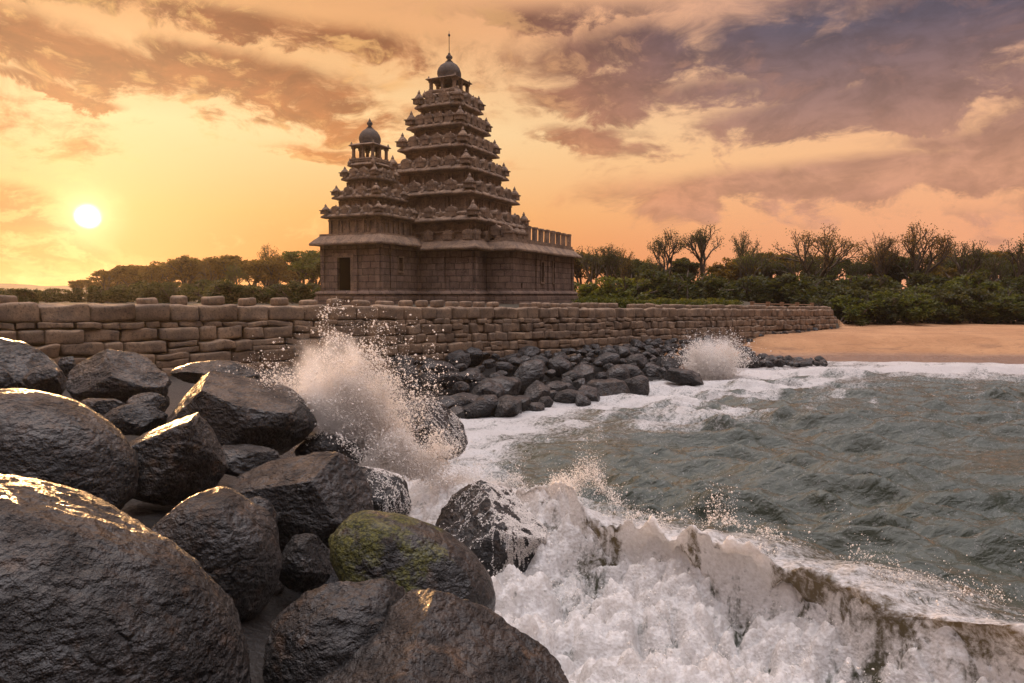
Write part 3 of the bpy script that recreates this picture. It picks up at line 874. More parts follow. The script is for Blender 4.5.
def cupola(root, z0, half, pil_h, dome_r, dome_h, fin_h, spike=0):
    m = MB()
    sweep(m, plan_rect(-half, half, -half, half), [(.02, z0), (.05, z0 + .06), (.02, z0 + .12), (-.06, z0 + .13)])
    cu = link('cupola', m.mesh('cupola', False, (.012, 3)), M_carved, root)
    zp = z0 + .12
    pw = half * .085
    for i in range(3):
        for j in range(3):
            if i == 1 and j == 1: continue
            p = MB()
            p.box((0, 0, pil_h / 2), (pw, pw, pil_h / 2)); p.box((0, 0, pil_h - .05), (pw * 1.5, pw * 1.5, .06)); p.box((0, 0, .05), (pw * 1.4, pw * 1.4, .05))
            link('pillar', p.mesh('pillar', False, (.008, 4)), M_carved, cu, ((i - 1) * half * .82, (j - 1) * half * .82, zp))
    z1 = zp + pil_h
    m = MB()
    sweep(m, plan_rect(-half * .9, half * .9, -half * .9, half * .9), [(-.1, z1 - .02), (.0, z1), (half * .16, z1 + .03), (half * .18, z1 + .07), (half * .06, z1 + .14), (-half * .2, z1 + .2)], seg=.25)
    for sx_ in (-1, 1):
        for sy_ in (-1, 1):
            m.lathe((sx_ * half * .92, sy_ * half * .92, z1 + .08), [(.06, 0), (.08, .06), (.05, .12), (.01, .2)], 6)
    link('roof_slab', m.mesh('roof_slab', False, (.012, 3)), M_carved, cu)
    m = MB()
    zb = z1 + .16
    prof = [(dome_r * .86, zb), (dome_r * .98, zb + dome_h * .05), (dome_r * .93, zb + dome_h * .12), (dome_r * 1.0, zb + dome_h * .26), (dome_r * .99, zb + dome_h * .42), (dome_r * .90, zb + dome_h * .60), (dome_r * .70, zb + dome_h * .78), (dome_r * .44, zb + dome_h * .90), (dome_r * .30, zb + dome_h * .94), (dome_r * .34, zb + dome_h * .98), (dome_r * .18, zb + dome_h)]
    m.lathe((0, 0, 0), prof, 24)
    V = m.V[0]; a = np.arctan2(V[:, 1], V[:, 0]); V[:, :2] *= (1 - .055 * np.abs(np.sin(a * 4)) ** .6)[:, None]
    link('dome', m.mesh('dome', True, (.008, 3)), M_dome, cu)
    m = MB(); zf = zb + dome_h
    r = dome_r * .26
    m.lathe((0, 0, 0), [(r * .5, zf - .03), (r * .9, zf + fin_h * .08), (r * .5, zf + fin_h * .16), (r * 1.05, zf + fin_h * .38), (r * .95, zf + fin_h * .52), (r * .4, zf + fin_h * .70), (r * .45, zf + fin_h * .76), (r * .15, zf + fin_h * .9), (.01, zf + fin_h)], 14)
    link('finial', m.mesh('finial', True), M_dome, cu)
    if spike:
        m = MB()
        m.lathe((0, 0, 0), [(.022, zf + fin_h * .9), (.02, zf + fin_h + spike * .72), (.075, zf + fin_h + spike * .76), (.075, zf + fin_h + spike * .82), (.02, zf + fin_h + spike * .87), (.008, zf + fin_h + spike)], 8)
        link('lightning_rod', m.mesh('lightning_rod', True), M_iron, cu)
EAVE = [(-.05, -.16), (.10, -.14), (.12, -.04), (.16, -.03)]
def eave_prof(z, out):
    return [(-.06, z - .06), (out * .3, z - .04), (out * .96, z - .02), (out, z + .03), (out * .98, z + .10), (out * .62, z + .28), (out * .28, z + .44), (.06, z + .52), (.06, z + .62), (-.05, z + .63)]
def plinth_prof(z0):
    return [(.30, z0 - .9), (.30, z0 + .02), (.22, z0 + .04), (.22, z0 + .16), (.28, z0 + .20), (.26, z0 + .28), (.10, z0 + .36), (.03, z0 + .40)]

# --- small shrine
sm = empty('small_shrine', (-8.13, 43.0, 0), TH)
tag(sm, 'smaller stepped stone shrine tower with dark open doorway and ribbed dome', 'temple')
hb = 2.0; z0 = FLOOR; z1 = 6.73
m = MB(); sweep(m, plan_rect(-hb, hb, -hb, hb), plinth_prof(z0), cap=False)
link('plinth', m.mesh('plinth', False, (.015, 2)), M_ashlar, sm)
m = MB()
DO = (1.12, 2.08, z0 - .02, z0 + 2.22)
wall_panel(m, (-hb, -hb), (hb, -hb), z0 - .3, z1, .2, [DO])
wall_panel(m, (hb, -hb + .2), (hb, hb), z0 - .3, z1, .4, [(1.55, 2.00, z0 + 1.50, z0 + 2.25)])
wall_panel(m, (hb - .4, hb), (-hb, hb), z0 - .3, z1, .4, [])
wall_panel(m, (-hb, hb - .4), (-hb, -hb + .2), z0 - .3, z1, .4, [])
for u in (-1.86, -.95, 1.86, .42):
    m.box((u, -hb - .03, (z0 + z1) / 2), (.13, .06, (z1 - z0) / 2 - .02))
    if u != .42: m.box((hb + .03, u if u < 1.8 else 1.8, (z0 + z1) / 2), (.06, .13, (z1 - z0) / 2 - .02))
m.box((0, 0, z0 + .02), (hb - .41, hb - .41, .03))
link('wall', m.mesh('small_shrine_wall'), M_ashlar, sm)
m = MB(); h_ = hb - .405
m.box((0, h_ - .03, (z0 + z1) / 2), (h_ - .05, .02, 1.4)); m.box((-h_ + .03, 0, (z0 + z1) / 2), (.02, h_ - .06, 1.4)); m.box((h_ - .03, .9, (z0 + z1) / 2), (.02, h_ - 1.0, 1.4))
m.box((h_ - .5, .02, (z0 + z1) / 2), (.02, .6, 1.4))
link('shade_lining', m.mesh('shade_lining'), M_shade, sm)  # dark panels added so the doorway and window look shaded
m = MB()
a, b = -hb + DO[0], -hb + DO[1]
m.box((a - .10, -hb - .02, z0 + 1.12), (.10, .07, 1.12)); m.box((b + .10, -hb - .02, z0 + 1.12), (.10, .07, 1.12))
m.box(((a + b) / 2, -hb - .03, z0 + 2.34), ((b - a) / 2 + .24, .09, .12)); m.box(((a + b) / 2, -hb - .12, z0 + .03), ((b - a) / 2 + .3, .22, .07))
link('door_frame', m.mesh('door_frame', False, (.01, 3)), M_carved, sm)
m = MB()
for (ds, w_, za, zb) in ((1.33, .03, z0 + 1.47, z0 + 2.25), (1.82, .03, z0 + 1.47, z0 + 2.25)):
    m.box((hb + .01, -hb + .4 + ds, (za + zb) / 2), (.05, w_, (zb - za) / 2))
m.box((hb + .012, -hb + .4 + 1.575, z0 + 2.29), (.06, .29, .05)); m.box((hb + .012, -hb + .4 + 1.575, z0 + 1.45), (.06, .29, .05))
link('window', m.mesh('window_frame'), M_carved, sm)
m = MB(); sweep(m, plan_rect(-hb, hb, -hb, hb), eave_prof(z1, .46))
link('eave', m.mesh('eave', False, (.025, 2.2)), M_carved, sm)
build_tier(sm, 2.0, 1.2, z1 + .55, 8.30, .34, True)
build_tier(sm, 1.56, 1.0, 8.62, 9.37, .32, True)
build_tier(sm, 1.19, .8, 9.68, 10.45, .28, True)
m = MB(); sweep(m, plan_step(.74, .5, .06), [(.02, 10.72), (.0, 10.8), (0, 11.15), (.16, 11.22), (.20, 11.28), (.06, 11.42), (.10, 11.46), (.10, 11.54), (0, 11.56)])
for sx_ in (-1, 1):
    for sy_ in (-1, 1):
        m.lathe((sx_ * .82, sy_ * .82, 11.28), [(.10, 0), (.14, .1), (.12, .2), (.04, .3), (.01, .42)], 7)
link('tier', m.mesh('tier', False, (.02, 2.5)), M_carved, sm)
cupola(sm, 11.54, .80, .68, .63, .98, .55)

# --- main shrine with the long hall on its right
mn = empty('main_shrine', (-3.9, 47.0, 0), TH)
tag(mn, 'tallest stepped stone temple tower with slim rod on its dome and long low hall', 'temple')
hb = 3.55; z1 = 6.55
m = MB(); sweep(m, plan_rect(-hb, hb, -hb, hb), plinth_prof(z0), cap=False)
sweep(m, plan_rect(hb + .2, 5.23, -2.0, 8.2), plinth_prof(z0), cap=False)
link('plinth', m.mesh('plinth', False, (.015, 2)), M_ashlar, mn)
m = MB()
wall_panel(m, (-hb, -hb), (hb, -hb), z0 - .3, z1, .5, [])
wall_panel(m, (hb, -hb + .5), (hb, hb), z0 - .3, z1, .5, [])
wall_panel(m, (hb - .5, hb), (-hb, hb), z0 - .3, z1, .5, [])
wall_panel(m, (-hb, hb - .5), (-hb, -hb + .5), z0 - .3, z1, .5, [])
for u in (-.2, 1.55, 3.35):
    m.box((u, -hb - .04, (z0 + z1) / 2), (.16, .08, (z1 - z0) / 2 - .02))
m.box((hb + .04, -3.35, (z0 + z1) / 2), (.08, .16, (z1 - z0) / 2 - .02))
link('wall', m.mesh('main_shrine_wall'), M_ashlar, mn)
m = MB(); sweep(m, plan_rect(-hb, hb, -hb, hb), eave_prof(z1, .5))
link('eave', m.mesh('eave', False, (.03, 2.0)), M_carved, mn)
# the hall
m = MB()
HX, HY0, HY1 = 5.23, -2.0, 8.2
wall_panel(m, (hb + .06, HY0), (HX, HY0), z0 - .3, z1 - .02, .4, [])
wins = [(3.95, 4.32, z0 + .95, z0 + 2.2), (5.95, 6.35, z0 + .95, z0 + 2.25)]
wall_panel(m, (HX, HY0 + .4), (HX, HY1), z0 - .3, z1 - .02, .4, [w_ for w_ in wins] + [(.85, 1.1, z0 + .55, z0 + .85)])
wall_panel(m, (HX - .4, HY1), (hb + .06, HY1), z0 - .3, z1 - .02, .4, [])
wall_panel(m, (hb + .06, HY1 - .4), (hb + .06, HY0 + .4), z0 - .3, z1 - .03, .3, [])
for v_ in (-1.83, 1.6, 3.55, 4.65, 7.95):
    m.box((HX + .03, v_, (z0 + z1) / 2), (.06, .15, (z1 - z0) / 2 - .03))
link('hall_wall', m.mesh('hall_wall'), M_ashlar, mn)
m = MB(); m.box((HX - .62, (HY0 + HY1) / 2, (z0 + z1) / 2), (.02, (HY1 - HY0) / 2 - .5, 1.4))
link('shade_lining', m.mesh('shade_lining'), M_shade, mn)  # dark sheet added behind the hall windows as painted shade
for (a, b, za, zb) in wins:
    m = MB()
    for s_ in (a - .05, b + .05): m.box((HX + .012, HY0 + .4 + s_, (za + zb) / 2), (.05, .05, (zb - za) / 2))
    m.box((HX + .015, HY0 + .4 + (a + b) / 2, zb + .06), (.055, (b - a) / 2 + .12, .06)); m.box((HX + .015, HY0 + .4 + (a + b) / 2, za - .05), (.055, (b - a) / 2 + .12, .05))
    link('window', m.mesh('window_frame'), M_carved, mn)
m = MB(); sweep(m, plan_rect(hb + .25, HX, HY0, HY1), eave_prof(z1 - .03, .46))
link('eave', m.mesh('eave', False, (.03, 2.0)), M_carved, mn)
m = MB(); sweep(m, plan_rect(hb + .5, HX - .02, HY0 + .1, HY1 - .1), [(0, z1 + .50), (0, z1 + .74), (-.2, z1 + .76)])
link('parapet', m.mesh('parapet', False, (.02, 2)), M_carved, mn)
for v_ in np.linspace(.9, HY1 - .3, 8):
    m = MB(); m.box((0, 0, .38), (.10, .20, .42), j=.02); m.box((0, 0, .82), (.12, .235, .06), j=.015)
    link('merlon', m.mesh('merlon', False, (.02, 3)), M_carved, mn, (HX - .25, v_, z1 + .72))
for v_ in (-1.6, -.7, .1):
    link('turret', TUR, M_carved, mn, (HX - .3, v_, z1 + .74), 0)
for u in (4.1, 4.75):
    link('gable', GAB, M_carved, mn, (u, HY0 + .3, z1 + .9), 0)
lv = [(3.80, 8.20), (3.33, 9.80), (2.80, 11.30), (2.35, 12.70), (1.94, 14.05), (1.58, 15.35)]
m = MB(); sweep(m, plan_step(hb - .22, .5, .12), [(0, z1 + .6), (0, z1 + .95), (.1, z1 + 1.0), (.1, z1 + 1.08), (0, z1 + 1.1)])
for u in np.linspace(-.9, .9, 6):
    for sgn in (1,):
        link('gable', GAB, M_carved, mn, (u * hb, -hb + .08, z1 + .58), rng.normal() * .04)
        link('gable', GAB, M_carved, mn, (hb - .08, u * hb, z1 + .58), R(90) + rng.normal() * .04)
link('parapet', m.mesh('parapet', False, (.03, 2)), M_carved, mn)
zp = z1 + 1.0
for i, (tip, zz) in enumerate(lv):
    build_tier(mn, tip, 0, zp, zz, .46 - .02 * i, False)
    zp = zz + .38
m = MB(); sweep(m, plan_step(1.02, .5, .08), [(.02, 15.7), (.0, 15.8), (0, 16.02), (.18, 16.08), (.22, 16.13), (.08, 16.26), (.12, 16.3), (.12, 16.4), (0, 16.42)])
for sx_ in (-1, 1):
    for sy_ in (-1, 1):
        m.lathe((sx_ * 1.1, sy_ * 1.1, 16.1), [(.10, 0), (.15, .1), (.13, .2), (.04, .3), (.01, .42)], 7)
link('tier', m.mesh('tier', False, (.02, 2.5)), M_carved, mn)
cupola(mn, 16.38, 1.0, .62, .78, 1.12, .62, 1.25)

# ------------------------------------------------------------------ boulders
def ico(sub):
    if sub not in _ICO:
        bm = bmesh.new(); bmesh.ops.create_icosphere(bm, subdivisions=sub, radius=1.0)
        bm.verts.ensure_lookup_table()
        _ICO[sub] = (np.array([v.co[:] for v in bm.verts]), np.array([[v.index for v in f.verts] for f in bm.faces]))
        bm.free()
    return _ICO[sub]
_ICO = {}
def rock_shape(seed, sub, facets=7, rough=1.0, planes=(), yaw=0.0):
    r = np.random.RandomState(seed)
    V, F = ico(sub)
    P = V.copy()
    off = r.uniform(-30, 30, 3)
    P = P * (1 + .16 * fbm(V * .9 + off, 3))[:, None]
    if yaw:
        P = P @ rotm(0, 0, yaw).T
    for nn, d in planes:
        nrm = np.array(nn, float); nrm /= np.linalg.norm(nrm)
        ex = np.maximum(0, P @ nrm - d)
        P = P - nrm * (ex * .94)[:, None]
    for k in range(facets):
        nrm = r.normal(size=3); nrm /= np.linalg.norm(nrm)
        d = r.uniform(.58, .90)
        ex = np.maximum(0, P @ nrm - d)
        P = P - nrm * (ex * .88)[:, None]
    L = np.linalg.norm(P, axis=1, keepdims=True)
    N = P / L
    w8 = fbm(P * 8 + off, 4, .6)
    P = P * 1.0
    a = .05 * fbm(P * 2.6 + off, 4) + .030 * w8 - .03 * np.abs(fbm(P * 4.5 + off + 9, 3)) + .013 * fbm(P * 24 + off, 3, .6)
    if sub > 5: a = a + .008 * fbm(P * 60 + off, 2, .6)
    return P + N * (a * rough)[:, None], F
def rotm(rx, ry, rz):
    return np.array((Matrix.Rotation(R(rz), 3, 'Z') @ Matrix.Rotation(R(ry), 3, 'Y') @ Matrix.Rotation(R(rx), 3, 'X')))
def boulder_px(bbox, Y, seed, tilt=0, dr=.85, mat=None, sub=6, facets=7, rough=1.0, yaw=None, planes=()):
    """boulder whose outline spans the given picture box when seen from the photographer's spot, standing Y metres ahead"""
    x0, x1, y0, y1 = bbox
    r = np.random.RandomState(seed + 1000)
    P, F = rock_shape(seed, sub, facets, rough, planes, r.uniform(0, 360) if yaw is None else yaw)
    wpx, hpx = (x1 - x0), (y1 - y0)
    k = Y / F_PX
    ct, st = abs(math.cos(R(tilt))), abs(math.sin(R(tilt)))
    half = np.array([wpx / 2 * k, (wpx + hpx) / 4 * k * dr, hpx / 2 * k])
    if tilt:
        a_, b_ = wpx / 2 * k, hpx / 2 * k     # invert the bounding box of a tilted ellipse
        den = ct ** 4 - st ** 4
        if abs(den) > .1:
            aa = max((a_ ** 2 * ct ** 2 - b_ ** 2 * st ** 2) / den, (.4 * b_) ** 2)
            bb = max((b_ ** 2 * ct ** 2 - a_ ** 2 * st ** 2) / den, (.35 * b_) ** 2)
            half = np.array([aa ** .5, half[1], bb ** .5])
    P = P * half
    P = P @ rotm(0, tilt, 0).T
    c = at((x0 + x1) / 2, (y0 + y1) / 2, Y)
    for it in range(5):
        u, v = project(P + c)
        su = wpx / (u.max() - u.min()); sv = hpx / (v.max() - v.min())
        P = P * np.array([su, (su * sv) ** .5, sv])
        u, v = project(P + c)
        c = c + np.array([((x0 + x1) / 2 - (u.max() + u.min()) / 2) * k, 0, -((y0 + y1) / 2 - (v.max() + v.min()) / 2) * k])
    return P, F, c
WASH = {}
def boulder(bbox, Y, seed, label, group=None, **kw):
    mat = kw.pop('mat', None) or M_rock
    P, F, c = boulder_px(bbox, Y, seed, **kw)
    if seed in (16, 17, 18): WASH[seed] = (P, F, c)
    o = link('boulder', mesh_np('boulder', P, F), mat, None, c)
    return tag(o, label, 'boulder', group)
GF = 'foreground boulders'
boulder((-250, 252, 474, 850), 4.6, 1, 'huge smooth dark boulder filling the bottom left corner', GF, tilt=20, facets=2, sub=7, dr=.7, rough=.45)
boulder((-70, 139, 388, 530), 7.6, 2, 'big rounded dark boulder at the left edge above the huge corner one', GF, tilt=14, facets=2, rough=.5)
boulder((-40, 68, 335, 402), 11.8, 3, 'craggy sloping boulder highest at the left edge, under the sea wall', GF, tilt=24, facets=6, planes=[((.3, -.5, .8), .55)])
boulder((-40, 19, 360, 402), 10.6, 4, 'small dark boulder half cut by the left edge, below the craggy sloping one', GF, facets=5)
boulder((22, 66, 366, 404), 11.0, 5, 'small grey boulder wedged between the sloping boulder and the domed one', GF, facets=7)
boulder((65, 172, 349, 412), 12.0, 6, 'domed brown boulder with lit right slope, close under the sea wall', GF, facets=5, planes=[((.62, -.25, .74), .58), ((-.55, -.6, .55), .62)])
boulder((157, 317, 371, 462), 10.4, 7, 'large dark boulder with sharp left edge just left of the big splash', GF, tilt=10, facets=3, rough=.6, planes=[((-.92, -.25, .3), .55), ((.22, -.2, .95), .66)])
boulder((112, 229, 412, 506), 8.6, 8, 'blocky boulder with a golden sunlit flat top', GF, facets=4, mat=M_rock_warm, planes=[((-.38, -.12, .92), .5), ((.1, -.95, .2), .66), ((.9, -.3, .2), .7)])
boulder((222, 374, 451, 556), 8.0, 9, 'large angular boulder with flat sloping top above the mossy one', GF, facets=5, planes=[((-.28, -.25, .92), .5), ((.80, -.3, .45), .60), ((-.2, -.95, .1), .62)])
boulder((131, 282, 486, 640), 6.5, 10, 'egg shaped dark boulder right of the huge corner one', GF, tilt=26, facets=2, rough=.45)
boulder((328, 496, 510, 640), 6.7, 11, 'rounded boulder with bright green moss', GF, tilt=30, facets=3, rough=.45, mat=M_rock_moss)
boulder((262, 418, 578, 760), 5.5, 12, 'dark low boulder between the egg shaped and bottom centre ones', GF, tilt=8, facets=7)
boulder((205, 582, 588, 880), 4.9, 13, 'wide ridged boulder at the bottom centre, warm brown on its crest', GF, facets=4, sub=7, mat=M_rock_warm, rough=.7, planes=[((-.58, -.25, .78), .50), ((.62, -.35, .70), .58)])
boulder((276, 334, 533, 592), 7.1, 14, 'small dark stone in the gap left of the mossy boulder', GF, facets=7)
boulder((206, 282, 444, 480), 9.2, 15, 'flat grey slab peeping out behind the angular boulder', GF, facets=8)
boulder((340, 412, 466, 530), 8.8, 16, 'wet black boulder behind the mossy one at the foot of the splash', GF, tilt=24, facets=7)
boulder((384, 468, 398, 462), 12.6, 17, 'wet dark boulder sticking up inside the big splash', GF, tilt=22, facets=5, planes=[((.5, -.4, .76), .55)])
boulder((434, 548, 480, 612), 10.1, 18, 'dark boulder with white water streaming over it, in the breaking wave', GF, facets=5, planes=[((-.5, -.4, .76), .58), ((.45, -.2, .87), .60)])
boulder((232, 278, 496, 552), 7.4, 19, 'small stone tucked between the egg shaped and angular boulders', GF, facets=7)
boulder((72, 132, 398, 424), 10.2, 20, 'low grey stone above the big rounded boulder at left', GF, facets=8)
boulder((100, 168, 402, 436), 9.9, 21, 'flat dark stone behind the golden topped boulder', GF, facets=9)
boulder((126, 166, 392, 416), 11.0, 22, 'small pointed stone below the domed brown boulder', GF, facets=9)
boulder((58, 76, 356, 378), 12.4, 23, 'tiny grey stone left of the domed brown boulder', GF, facets=7)
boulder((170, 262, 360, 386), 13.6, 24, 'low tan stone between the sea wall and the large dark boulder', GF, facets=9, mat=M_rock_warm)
def wash(P, F, c, n, seed, gate):
    """water beads and white rivulets running down a boulder"""
    r = np.random.RandomState(seed)
    A = P[F]; nr = np.cross(A[:, 1] - A[:, 0], A[:, 2] - A[:, 0]); ar = np.linalg.norm(nr, axis=1)
    k = r.choice(len(F), n, p=ar / ar.sum())
    w_ = r.dirichlet((1, 1, 1), n)
    Q = (A[k] * w_[:, :, None]).sum(1); N = nr[k] / ar[k][:, None]
    sc_ = np.abs(P).max(0)
    u = Q / sc_
    riv = 1 - np.abs(fbm(np.stack([u[:, 0] * 4.6 + .5 * u[:, 2], u[:, 1] * 4.6, u[:, 2] * .55], 1) + seed, 4, .6)) * 4.2
    keep = riv + gate(u) + r.normal(size=n) * .18 > .62
    return (Q + N * .004 + c)[keep]
# filling stones of the pile, low in the gaps
r = np.random.RandomState(3)
for (px, py, Y, s_) in [(150, 470, 8.9, 60), (30, 420, 9.6, 70), (250, 560, 7.0, 60), (320, 560, 7.4, 50), (100, 540, 6.8, 90), (300, 640, 5.9, 70), (240, 660, 5.6, 70), (400, 600, 6.3, 60), (190, 440, 9.8, 60), (330, 430, 10.4, 60), (60, 460, 8.7, 80), (420, 540, 8.2, 44), (300, 470, 9.4, 60), (20, 372, 12.4, 44), (140, 380, 13.2, 50)]:
    boulder((px - s_ * .6, px + s_ * .6, py, py + s_ * .8), Y + .35, int(r.randint(9999)), 'small dark stone low in a gap of the foreground boulder pile', 'gap stones of the boulder pile', sub=5, facets=8)

GR = 'boulders at the foot of the sea wall'
mid = [((583, 634, 379, 414), 29.5, 30, 'lone light brown pyramid boulder in the foam, right of the rubble', 10, M_rock_warm),
       ((466, 522, 376, 410), 27.0, 31, 'big squarish wet boulder with flat top left of the rubble', 4, M_rock_far),
       ((428, 478, 374, 398), 28.5, 32, 'long low dark boulder left of the squarish wet one', 0, M_rock_far),
       ((492, 546, 398, 420), 26.0, 33, 'low flat boulder with water running off, in front of the squarish one', 6, M_rock_far),
       ((438, 486, 392, 420), 25.0, 34, 'round boulder awash at the edge of the big splash', 0, M_rock_far),
       ((548, 582, 382, 400), 29.0, 35, 'dark boulder with pale foam at its foot, left of the lone pyramid boulder', 8, M_rock_far),
       ((520, 552, 374, 394), 30.5, 36, 'dark boulder between the squarish one and the rubble', 10, M_rock_far),
       ((546, 574, 345, 372), 35.5, 37, 'biggest rounded boulder against the wall foot', 0, M_rock_far),
       ((608, 646, 364, 386), 32.5, 38, 'rounded boulder behind the lone pyramid boulder', 10, M_rock_far),
       ((630, 662, 362, 378), 34.5, 39, 'sloping dark boulder at the right end of the rubble', 14, M_rock_far),
       ((664, 704, 368, 386), 33.0, 40, 'low dark boulder just left of the far splash', 12, M_rock_far),
       ((545, 560, 390, 404), 28.0, 41, 'small round stone in the foam before the rubble', 0, M_rock_far)]
for bb, Y, sd, lb, tl, mt_ in mid:
    boulder(bb, Y, sd, lb, GR, tilt=tl, facets=8, sub=5, mat=mt_)
protos = []
for k in range(10):
    P, F = rock_shape(200 + k, 4, 8)
    P = P * np.array([1, .85, .72])
    protos.append(mesh_np('rubble_stone', P, F))
    protos[-1].materials.append(M_rock_far)
def rubble(x, y, z, s, label, group):
    o = link('boulder', protos[rng.randint(10)], None, None, (x, y, z))
    o.rotation_euler = (rng.normal() * .25, rng.normal() * .25, rng.rand() * 6.28)
    o.scale = (s * rng.uniform(.9, 1.35), s, s * rng.uniform(.75, 1.05))
    return tag(o, label, 'boulder', group)
placed = []
tries = 0
while len(placed) < 170 and tries < 8000:
    tries += 1
    q = -abs(rng.triangular(.7, 1.4, 6.2)); xw = rng.uniform(-5.5, 12.5)
    # point at distance q in front of the wall
    bx_, by_ = xw - q / RT2, xw + 33 + q / RT2
    px, py = project(np.array([[bx_, by_, 1.0]]))
    if px[0] < 395 or px[0] > 712: continue
    if px[0] > 640 and -q > 4.2: continue
    s_ = .2 + .45 * rng.rand() ** 1.6 if -q < 2.8 else .24 + .6 * rng.rand() ** 1.4
    if any((bx_ - a) ** 2 + (by_ - b) ** 2 < (.70 * (s_ + c)) ** 2 for a, b, c in placed): continue
    placed.append((bx_, by_, s_))
    z_ = 1.40 * (1 - sstep(-q, .4, 5.8)) + .0
    rubble(bx_, by_, z_ + .08 * rng.rand(), s_, 'black stone packed in the rubble heap between sea wall and surf', 'stones of the rubble heap')
spit = []
tries = 0
while len(spit) < 46 and tries < 4000:
    tries += 1
    px = rng.uniform(738, 828); k = (px - 738) / 90
    Y = rng.uniform(39.5 + 1.0 * k, 45.5 - 3.0 * k)
    x_ = (px - 512) / F_PX * Y
    s_ = rng.uniform(.25, .52) * (1 - .25 * k)
    if any((x_ - a) ** 2 + (Y - b) ** 2 < (.7 * (s_ + c)) ** 2 for a, b, c in spit): continue
    spit.append((x_, Y, s_))
    rubble(x_, Y, max(.05, float(ground_h(x_, Y, False))) + .1, s_, 'black stone in the small spit of rocks jutting from the sand', 'stones of the rock spit')
for k in range(16):
    px = rng.uniform(735, 832); Y = 33 / (1 - (px - 512) / F_PX) - .9 - rng.rand() * .5
    x_ = (px - 512) / F_PX * Y
    rubble(x_, Y, float(ground_h(x_, Y, False)) + .05, rng.uniform(.16, .3), 'small dark stone on the sand along the far foot of the wall', 'stones at the far wall foot')

# ------------------------------------------------------------------ spray
def drop_mesh(name, P, rad, ico_sub=0):
    if ico_sub == 0:
        base = np.array([[1, 0, 0], [-1, 0, 0], [0, 1, 0], [0, -1, 0], [0, 0, 1], [0, 0, -1]], float)
        F = np.array([[0, 2, 4], [2, 1, 4], [1, 3, 4], [3, 0, 4], [2, 0, 5], [1, 2, 5], [3, 1, 5], [0, 3, 5]])
    else:
        base, F = ico(1)
    n = len(P); m = len(base)
    st = rng.uniform(.75, 1.5, (n, 1, 3))
    V = (base[None] * rad[:, None, None] * st + P[:, None]).reshape(-1, 3)
    FF = (F[None] + (np.arange(n) * m)[:, None, None]).reshape(-1, 3)
    return mesh_np(name, V, FF, True)
def spray_material():
    m, t = material('sea_spray')
    d = principled(t, (.95, .945, .94, 1), .35, None, .5)
    tr = t.n('ShaderNodeBsdfTranslucent'); tr.inputs[0].default_value = (.95, .90, .84, 1)
    mx = t.n('ShaderNodeMixShader'); mx.inputs[0].default_value = .62
    t.l(d.outputs[0], mx.inputs[1]); t.l(tr.outputs[0], mx.inputs[2])
    finish(t, mx.outputs[0])
    return m
M_spray = spray_material()
def fan(n, o, ang, length, thick, seed, power=.8, jets=60, tight=.035):
    """droplets thrown out of a line of sources in many ragged jets; ang = (a0, a1) degrees in the upright plane"""
    r = np.random.RandomState(seed)
    o = np.array(o, float)
    ja = R(ang[0]) + (R(ang[1]) - R(ang[0])) * r.beta(1.5, 1.5, jets)
    jl = length * np.clip(r.normal(.72, .22, jets), .25, 1.25)
    jk = r.rand(jets) * (len(o) - 1)
    jy = r.normal(size=jets) * thick
    jw = r.uniform(.4, 1.6, jets)
    wgt = jl ** 1.5 * r.uniform(.3, 1.5, jets); wgt /= wgt.sum()
    J = r.choice(jets, n, p=wgt)
    mist = r.rand(n) < .30
    k = np.clip(jk[J] + r.normal(size=n) * .10, 0, len(o) - 1.001)
    i = np.minimum(k.astype(int), len(o) - 2); f = (k - i)[:, None]
    src = o[i] * (1 - f) + o[i + 1] * f
    rr = jl[J] * r.rand(n) ** power * np.where(r.rand(n) < .06, r.uniform(1, 1.35, n), 1)
    wob = .10 * vnoise(np.stack([rr * 2.2, J * 3.7, rr * 0], 1))
    a = ja[J] + wob + r.normal(size=n) * np.where(mist, .20, tight * jw[J])
    q = rr / length
    jit = r.normal(size=(n, 3)) * np.where(mist, .07, .012 + .028 * q)[:, None]
    P = src + np.stack([np.cos(a) * rr, jy[J] * (.3 + q) + r.normal(size=n) * thick * .3, np.sin(a) * rr - .13 * rr ** 2 * (.3 + np.abs(np.cos(a)))], 1) + jit
    keep = fbm(P * 4.5 + seed, 3) + .9 * (.75 - q) + r.normal(size=n) * .12 > -.02
    return P[keep], q[keep]
def spray(parts, seed, label):
    r = np.random.RandomState(seed)
    P = np.concatenate([p for p, _ in parts]); q = np.concatenate([q for _, q in parts])
    rad = r.lognormal(math.log(.0032), .62, len(P)) * (1 + 1.1 * np.clip(q - .45, 0, 1) * r.rand(len(P)))
    rad = np.clip(rad, .0016, .018)
    o = link('spray', drop_mesh('spray', P, rad), M_spray)
    return tag(o, label, 'sea spray', None, 'stuff')
o1 = [at(335, 458, 11.0), at(360, 464, 10.9), at(390, 466, 10.9), at(425, 474, 10.8)]
spray([fan(150000, o1, (92, 146), 2.0, .20, 1, .80, 90), fan(70000, [at(330, 452, 11.0), at(395, 462, 10.9)], (86, 128), 2.1, .2, 2, .8, 60),
       fan(40000, [at(370, 470, 10.6), at(440, 484, 10.4)], (40, 130), .85, .22, 4, .8, 60), fan(22000, o1, (58, 140), 2.3, .3, 6, .55, 120, .06)], 1, 'big burst of white spray thrown up by the wave on the boulders')
o2 = [at(694, 382, 36.0), at(735, 384, 36.5)]
def scaled(p, k): return p
P2, q2 = fan(34000, o2, (66, 125), 2.7, .45, 9, .95, 34, .05)
P3, q3 = fan(16000, o2, (50, 135), 3.1, .6, 12, .6, 80, .07)
PP = np.concatenate([P2, P3])
o = link('spray', drop_mesh('spray', PP, np.clip(rng.lognormal(math.log(.0105), .5, len(PP)), .005, .04)), M_spray)
